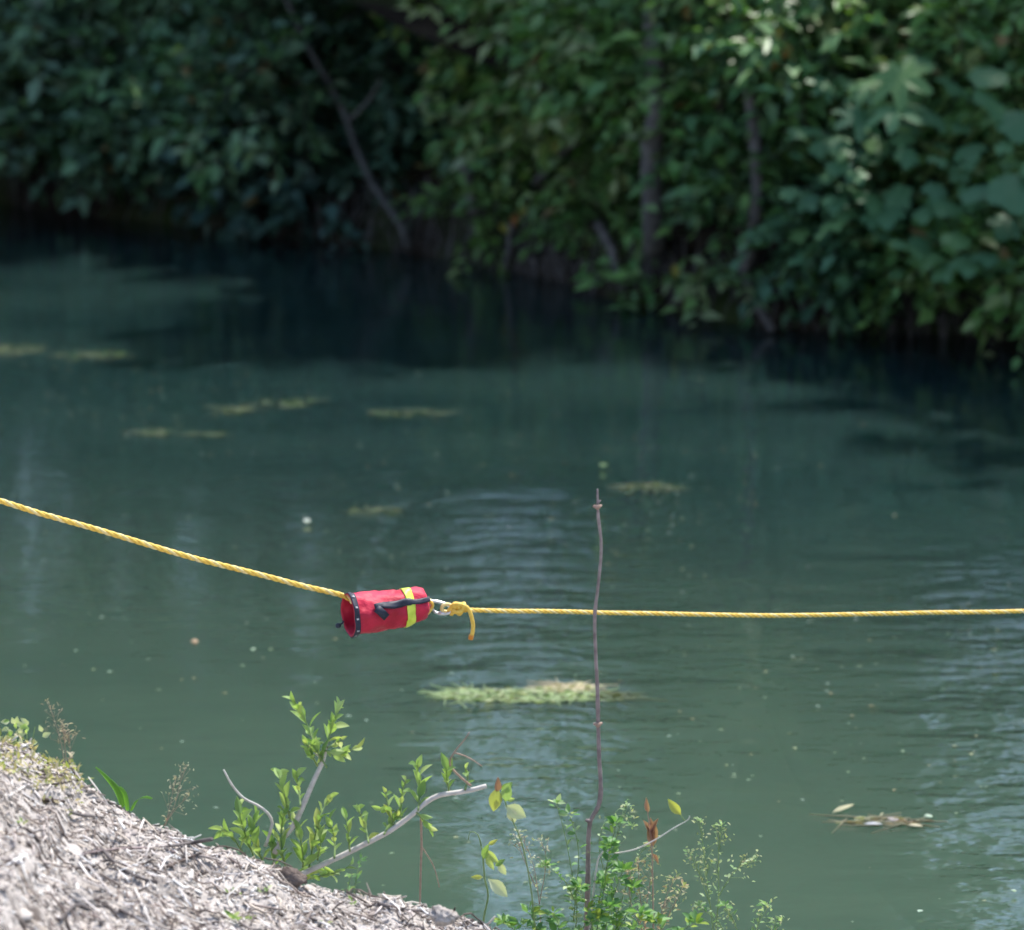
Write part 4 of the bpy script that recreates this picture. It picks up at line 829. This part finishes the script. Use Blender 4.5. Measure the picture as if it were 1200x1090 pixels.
def sprout(label, px, py, n_, s_, gcol=SH):
    b0 = on_mound(px, py); root = thing('sprout', label, 'weed', b0)
    for k in range(n_):
        an = k * 2.4; d = Vector((math.cos(an), math.sin(an) * .8, random.uniform(.3, 1.1))); q = b0 + Vector((random.gauss(0, s_ * .5), random.gauss(0, s_ * .5), .004)); part_copy('leaf', gcol[k % len(gcol)], root, q, d, (0, -.4, 1), s_ * random.uniform(.7, 1.3))
sprout('bright green two leaf sprout low on the mound near the bottom edge', 274, 1080, 7, .025)
sprout('small green sprout right beside the bright one at the bottom edge', 288, 1080, 4, .018)
sprout('greyish seedling patch on the mound left of the brown clod', 305, 1046, 10, .016, [MEP, SH[0]])
sprout('tiny green seedling on the mound directly left of the seedling patch', 271, 1049, 5, .014)
sprout('green sprout on the left part of the mound slope', 24, 968, 5, .015)
weed('sprout', 'upright thin green weed growing on the mound right of the brown clod', 'weed', (414, 1065), [[(412, 1066), (416, 1040), (420, 1016), (422, 1008)], [(412, 1060), (408, 1040), (412, 1025)]], 7.98, GRN + [(.3, .42, .14)], .013, 14, .45)
sprout('low sprig at the mound foot below the upright green weed', 412, 1062, 5, .016)
sprout('small sprig near the bottom edge right of the two leaf sprouts', 376, 1084, 3, .014)

# ------------------------------------------------------------------ litter over the mound
def slivers(n_, xr, yr, lmin, lmax, wid, zup, pal):
    x = rng.uniform(*xr, n_); y = rng.uniform(*yr, n_); z = mound_z(x, y)
    gxn = (mound_z(x + .01, y) - z) / .01; gyn = (mound_z(x, y + .01) - z) / .01
    an = rng.normal(0, .9, n_) + np.where(rng.random(n_) < .2, 1.57, 0); L_ = rng.uniform(lmin, lmax, n_) * rng.uniform(.5, 1, n_)
    d = np.column_stack([np.cos(an), np.sin(an), gxn * np.cos(an) + gyn * np.sin(an) + rng.normal(0, .28, n_)]); d = nrm(d)
    c = np.column_stack([x, y, z + zup + np.abs(d[:, 2] * 0) + rng.uniform(0, zup, n_)])
    up = nrm(np.column_stack([-gxn, -gyn, np.ones(n_)]) + rng.normal(size=(n_, 3)) * .5); sd_ = nrm(np.cross(d, up)); up = np.cross(sd_, d)
    w = rng.uniform(*wid, n_); h = w * rng.uniform(.25, .7, n_); V = []
    for f, tw_ in ((-.5, .6), (.1, 1.0), (.5, .5)):
        bend = rng.normal(0, .08, n_)
        for a, b_ in ((-1, -1), (1, -1), (.7, 1), (-.7, 1)): V.append(c + d * (L_ * f)[:, None] + sd_ * (a * w * tw_ * .5 + bend * L_)[:, None] + up * (b_ * h * .5)[:, None])
    V = np.stack(V, 1).reshape(-1, 3)
    f = [(0, 1, 2, 3), (11, 10, 9, 8)] + [(s_ * 4 + k, s_ * 4 + 4 + k, s_ * 4 + 4 + (k + 1) % 4, s_ * 4 + (k + 1) % 4) for s_ in (0, 1) for k in range(4)]
    F = (np.array(f)[None] + (np.arange(n_) * 12)[:, None, None]).reshape(-1, 4)
    pal = np.array(pal); T = np.repeat(np.minimum(pal[rng.integers(len(pal), size=n_)] * rng.uniform(.8, 1.35, (n_, 1)), .82), 12, 0)
    return V, F, T
LP_ = [(.6, .55, .52), (.5, .45, .42), (.66, .62, .6), (.4, .35, .33), (.22, .18, .165), (.1, .085, .08), (.55, .48, .41), (.075, .06, .055), (.74, .71, .69), (.7, .66, .63)]
V, F, T = slivers(19000, (-1.75, .35), (6.6, 8.12), .006, .03, (.0015, .006), .003, LP_)
tag(put('wood_litter', V, F, M['litter'], kind='stuff', tint=T, smooth=False), 'pale chips of dry wood and straw strewn over the soil mound', 'litter')
V, F, T = slivers(1300, (-1.75, .35), (6.6, 8.1), .05, .11, (.003, .007), .006, LP_ + [(.14, .115, .105), (.2, .17, .155), (.1, .085, .08)])
tag(put('dry_stalks', V, F, M['litter'], kind='stuff', tint=T, smooth=False), 'longer grey and brown dry stalks lying across the soil mound', 'litter')
# crumbs of soil
n_ = 6000; x = rng.uniform(-1.75, .35, n_); y = rng.uniform(6.6, 8.12, n_); r_ = rng.uniform(.002, .009, n_) * rng.uniform(.5, 1, n_)
OC = np.array([(1, 0, 0), (-1, 0, 0), (0, 1, 0), (0, -1, 0), (0, 0, 1), (0, 0, -1)]); OF = np.array([(0, 2, 4), (2, 1, 4), (1, 3, 4), (3, 0, 4), (2, 0, 5), (1, 2, 5), (3, 1, 5), (0, 3, 5)])
c = np.column_stack([x, y, mound_z(x, y) + r_ * .4]); V = (c[:, None] + OC[None] * (r_[:, None, None] * rng.uniform(.6, 1.3, (n_, 6, 1))) + rng.normal(size=(n_, 6, 3)) * r_[:, None, None] * .2).reshape(-1, 3)
F = (OF[None] + (np.arange(n_) * 6)[:, None, None]).reshape(-1, 3); T = np.repeat(np.array([(.46, .41, .37), (.36, .32, .29), (.54, .5, .46)])[rng.integers(3, size=n_)], 6, 0)
tag(put('soil_crumbs', V, F, M['litter'], kind='stuff', tint=T, smooth=False), 'crumbled dry soil scattered over the mound', 'soil')
n_ = 300; x = rng.uniform(-1.75, .3, n_); y = rng.uniform(6.7, 8.1, n_); r_ = .005 + .014 * rng.random(n_) ** 3
US = []; nu_, nv_ = 9, 6
for i in range(nv_ + 1):
    for k in range(nu_): US.append((math.sin(math.pi * i / nv_) * math.cos(2 * math.pi * k / nu_), math.sin(math.pi * i / nv_) * math.sin(2 * math.pi * k / nu_), math.cos(math.pi * i / nv_)))
US = np.array(US); UF = np.array([(i * nu_ + k, (i + 1) * nu_ + k, (i + 1) * nu_ + (k + 1) % nu_, i * nu_ + (k + 1) % nu_) for i in range(nv_) for k in range(nu_)])
c = np.column_stack([x, y, mound_z(x, y) - r_ * .1]); V = (c[:, None] + US[None] * r_[:, None, None] * np.array([1.15, 1, .75]) * rng.uniform(.55, 1.3, (n_, len(US), 1)) * rng.uniform(.8, 1.2, (n_, 1, 3))).reshape(-1, 3)
F = (UF[None] + (np.arange(n_) * len(US))[:, None, None]).reshape(-1, 4); T = np.repeat(np.array([(.42, .38, .35), (.36, .32, .3), (.48, .44, .41), (.3, .26, .24)])[rng.integers(4, size=n_)], len(US), 0)
tag(put('soil_clods', V, F, M['litter'], kind='stuff', tint=T, smooth=False), 'lumpy clods of dry soil mixed in among the wood litter', 'soil')
fb = []; ft = []
for _ in range(420):
    x0, y0 = rng.uniform(-1.7, .25), rng.uniform(6.8, 8.12); an = rng.normal(0, 1.0); q = []
    for k in range(6):
        q.append(Vector((x0, y0, mz(x0, y0) + .006 + .012 * math.sin(k * .63) * rng.random()))); an += rng.normal(0, .35); x0 += math.cos(an) * .018; y0 += math.sin(an) * .014
    v, f = tube(q, rng.uniform(.0009, .0022), 4); fb.append((v, f)); ft += [np.array([(.1, .08, .07), (.3, .25, .22), (.55, .5, .45), (.2, .16, .14)][rng.integers(4)])] * len(v)
V, F = merge(fb); tag(put('root_fibres', V, F, M['litter'], kind='stuff', tint=np.array(ft)), 'curling dry root fibres tangled over the soil mound', 'roots')
# dry moss and dead leaves on the top left
x = rng.uniform(-1.35, -.98, 700); y = rng.uniform(7.7, 8.08, 700); z = mound_z(x, y) + rng.uniform(0, .02, 700)
V, F, T = leaves(np.column_stack([x, y, z]), nrm(rng.normal(size=(700, 3)) + [0, 0, .6]), np.tile([0, -.5, 1.0], (700, 1)) + rng.normal(size=(700, 3)) * .5, rng.uniform(.012, .026, 700), rng.uniform(.004, .01, 700), np.array([(.42, .4, .2), (.5, .42, .26), (.3, .34, .12), (.5, .44, .34)])[rng.integers(4, size=700)])
tag(put('dry_moss', V, F, M['leaf_fg'], kind='stuff', tint=T, smooth=False), 'straw and olive coloured dry moss capping the mound at the left edge', 'moss')
# sticks one can tell apart
def ground_stick(label, pxs, r, mat, lift=.008):
    q = [on_mound(a, b_) + Vector((0, 0, lift + r)) for a, b_ in pxs]; root_o = thing('dry_stick', label, 'stick', q[0], 'sticks lying on the soil mound')
    V, F = tube(catmull(q, .015), (r, r * .6), 7, rough=.25); put('wood', V, F, M[mat], root_o)
    mid = q[len(q) // 2]; V, F = tube([mid, mid + Vector((random.uniform(-.02, .02), -.015, .012))], (r * .5, r * .3), 5); put('stub', V, F, M[mat], root_o)
ground_stick('dark stick crossing the middle of the mound', [(205, 1005), (165, 1000), (120, 1003), (95, 1008)], .004, 'stick')
ground_stick('thick dark stick slanting down near the mound centre', [(118, 1000), (135, 1018), (160, 1034), (185, 1040)], .005, 'bark')
ground_stick('curved dark root like stick near the bottom left', [(70, 1085), (88, 1068), (105, 1072), (120, 1088)], .0045, 'bark')
ground_stick('short brown stick on the upper left slope', [(50, 944), (62, 945), (76, 946)], .0055, 'clod')
ground_stick('long pale stalk slanting down near the bottom centre of the mound', [(158, 1048), (168, 1068), (178, 1092)], .0035, 'bark_pale')
ground_stick('dark stick along the crest between the plume and the bush', [(248, 990), (225, 994), (200, 998), (172, 1002)], .005, 'bark')
ground_stick('brown root end on the right part of the mound', [(196, 1022), (220, 1012), (240, 1004)], .004, 'clod')
ground_stick('pale straight stick on the upper left below the moss', [(10, 940), (26, 930), (38, 922)], .0045, 'bark_pale')
ground_stick('thin dark stick above the mound centre', [(82, 958), (100, 962), (122, 964)], .004, 'bark')
ground_stick('pale upright straw right of the mound centre', [(217, 985), (218, 1000), (219, 1018)], .003, 'bark_pale')
ground_stick('grey stick lying low on the right tail of the mound', [(445, 1066), (470, 1072), (500, 1074)], .005, 'bark')
ground_stick('dark twig at the bottom edge left of centre', [(140, 1072), (155, 1080), (170, 1088)], .004, 'bark')
def clod(label, px, py, w, h, mat, cat='soil clod', name='soil_clod'):
    c = on_mound(px, py) ; s_ = w / FPX * 8 * .5; V, F = [], []; nu, nv = 30, 20
    for i in range(nv + 1):
        for k in range(nu):
            a, b_ = math.pi * i / nv, 2 * math.pi * k / nu; d = Vector((math.sin(a) * math.cos(b_), math.sin(a) * math.sin(b_), math.cos(a)))
            rr = 1 + .35 * mnoise.noise(d * 1.7 + Vector((px, py, 0))) + .32 * mnoise.noise(d * 3.6 + Vector((px, 0, 0))) + .22 * mnoise.noise(d * 9 + Vector((0, py, 0))); V.append(Vector((d.x * s_ * rr, d.y * s_ * .7 * rr, d.z * s_ * rr * h / w)))
    for i in range(nv):
        for k in range(nu): F.append((i * nu + k, i * nu + (k + 1) % nu, (i + 1) * nu + (k + 1) % nu, (i + 1) * nu + k))
    o = put(name, V, F, M[mat]); o.location = c + Vector((0, 0, -s_ * h / w * .15)); o.rotation_euler = (0, .25, random.uniform(-.3, .3)); tag(o, label, cat)
clod('smooth brown earth clod on the mound edge below the willow bush', 334, 1028, 44, 26, 'clod')
clod('whitish lump on the upper left slope', 73, 924, 22, 12, 'soil')
clod('pale lump at the tail of the mound near the yellowing weed', 520, 1072, 34, 20, 'soil')
clod('pale lump on the right crest beside the upright green weed', 455, 1060, 30, 18, 'soil')
clod('pale lump near the bottom left corner', 90, 1052, 34, 18, 'soil')
clod('small pale lump at the middle of the mound', 125, 1028, 24, 14, 'soil')
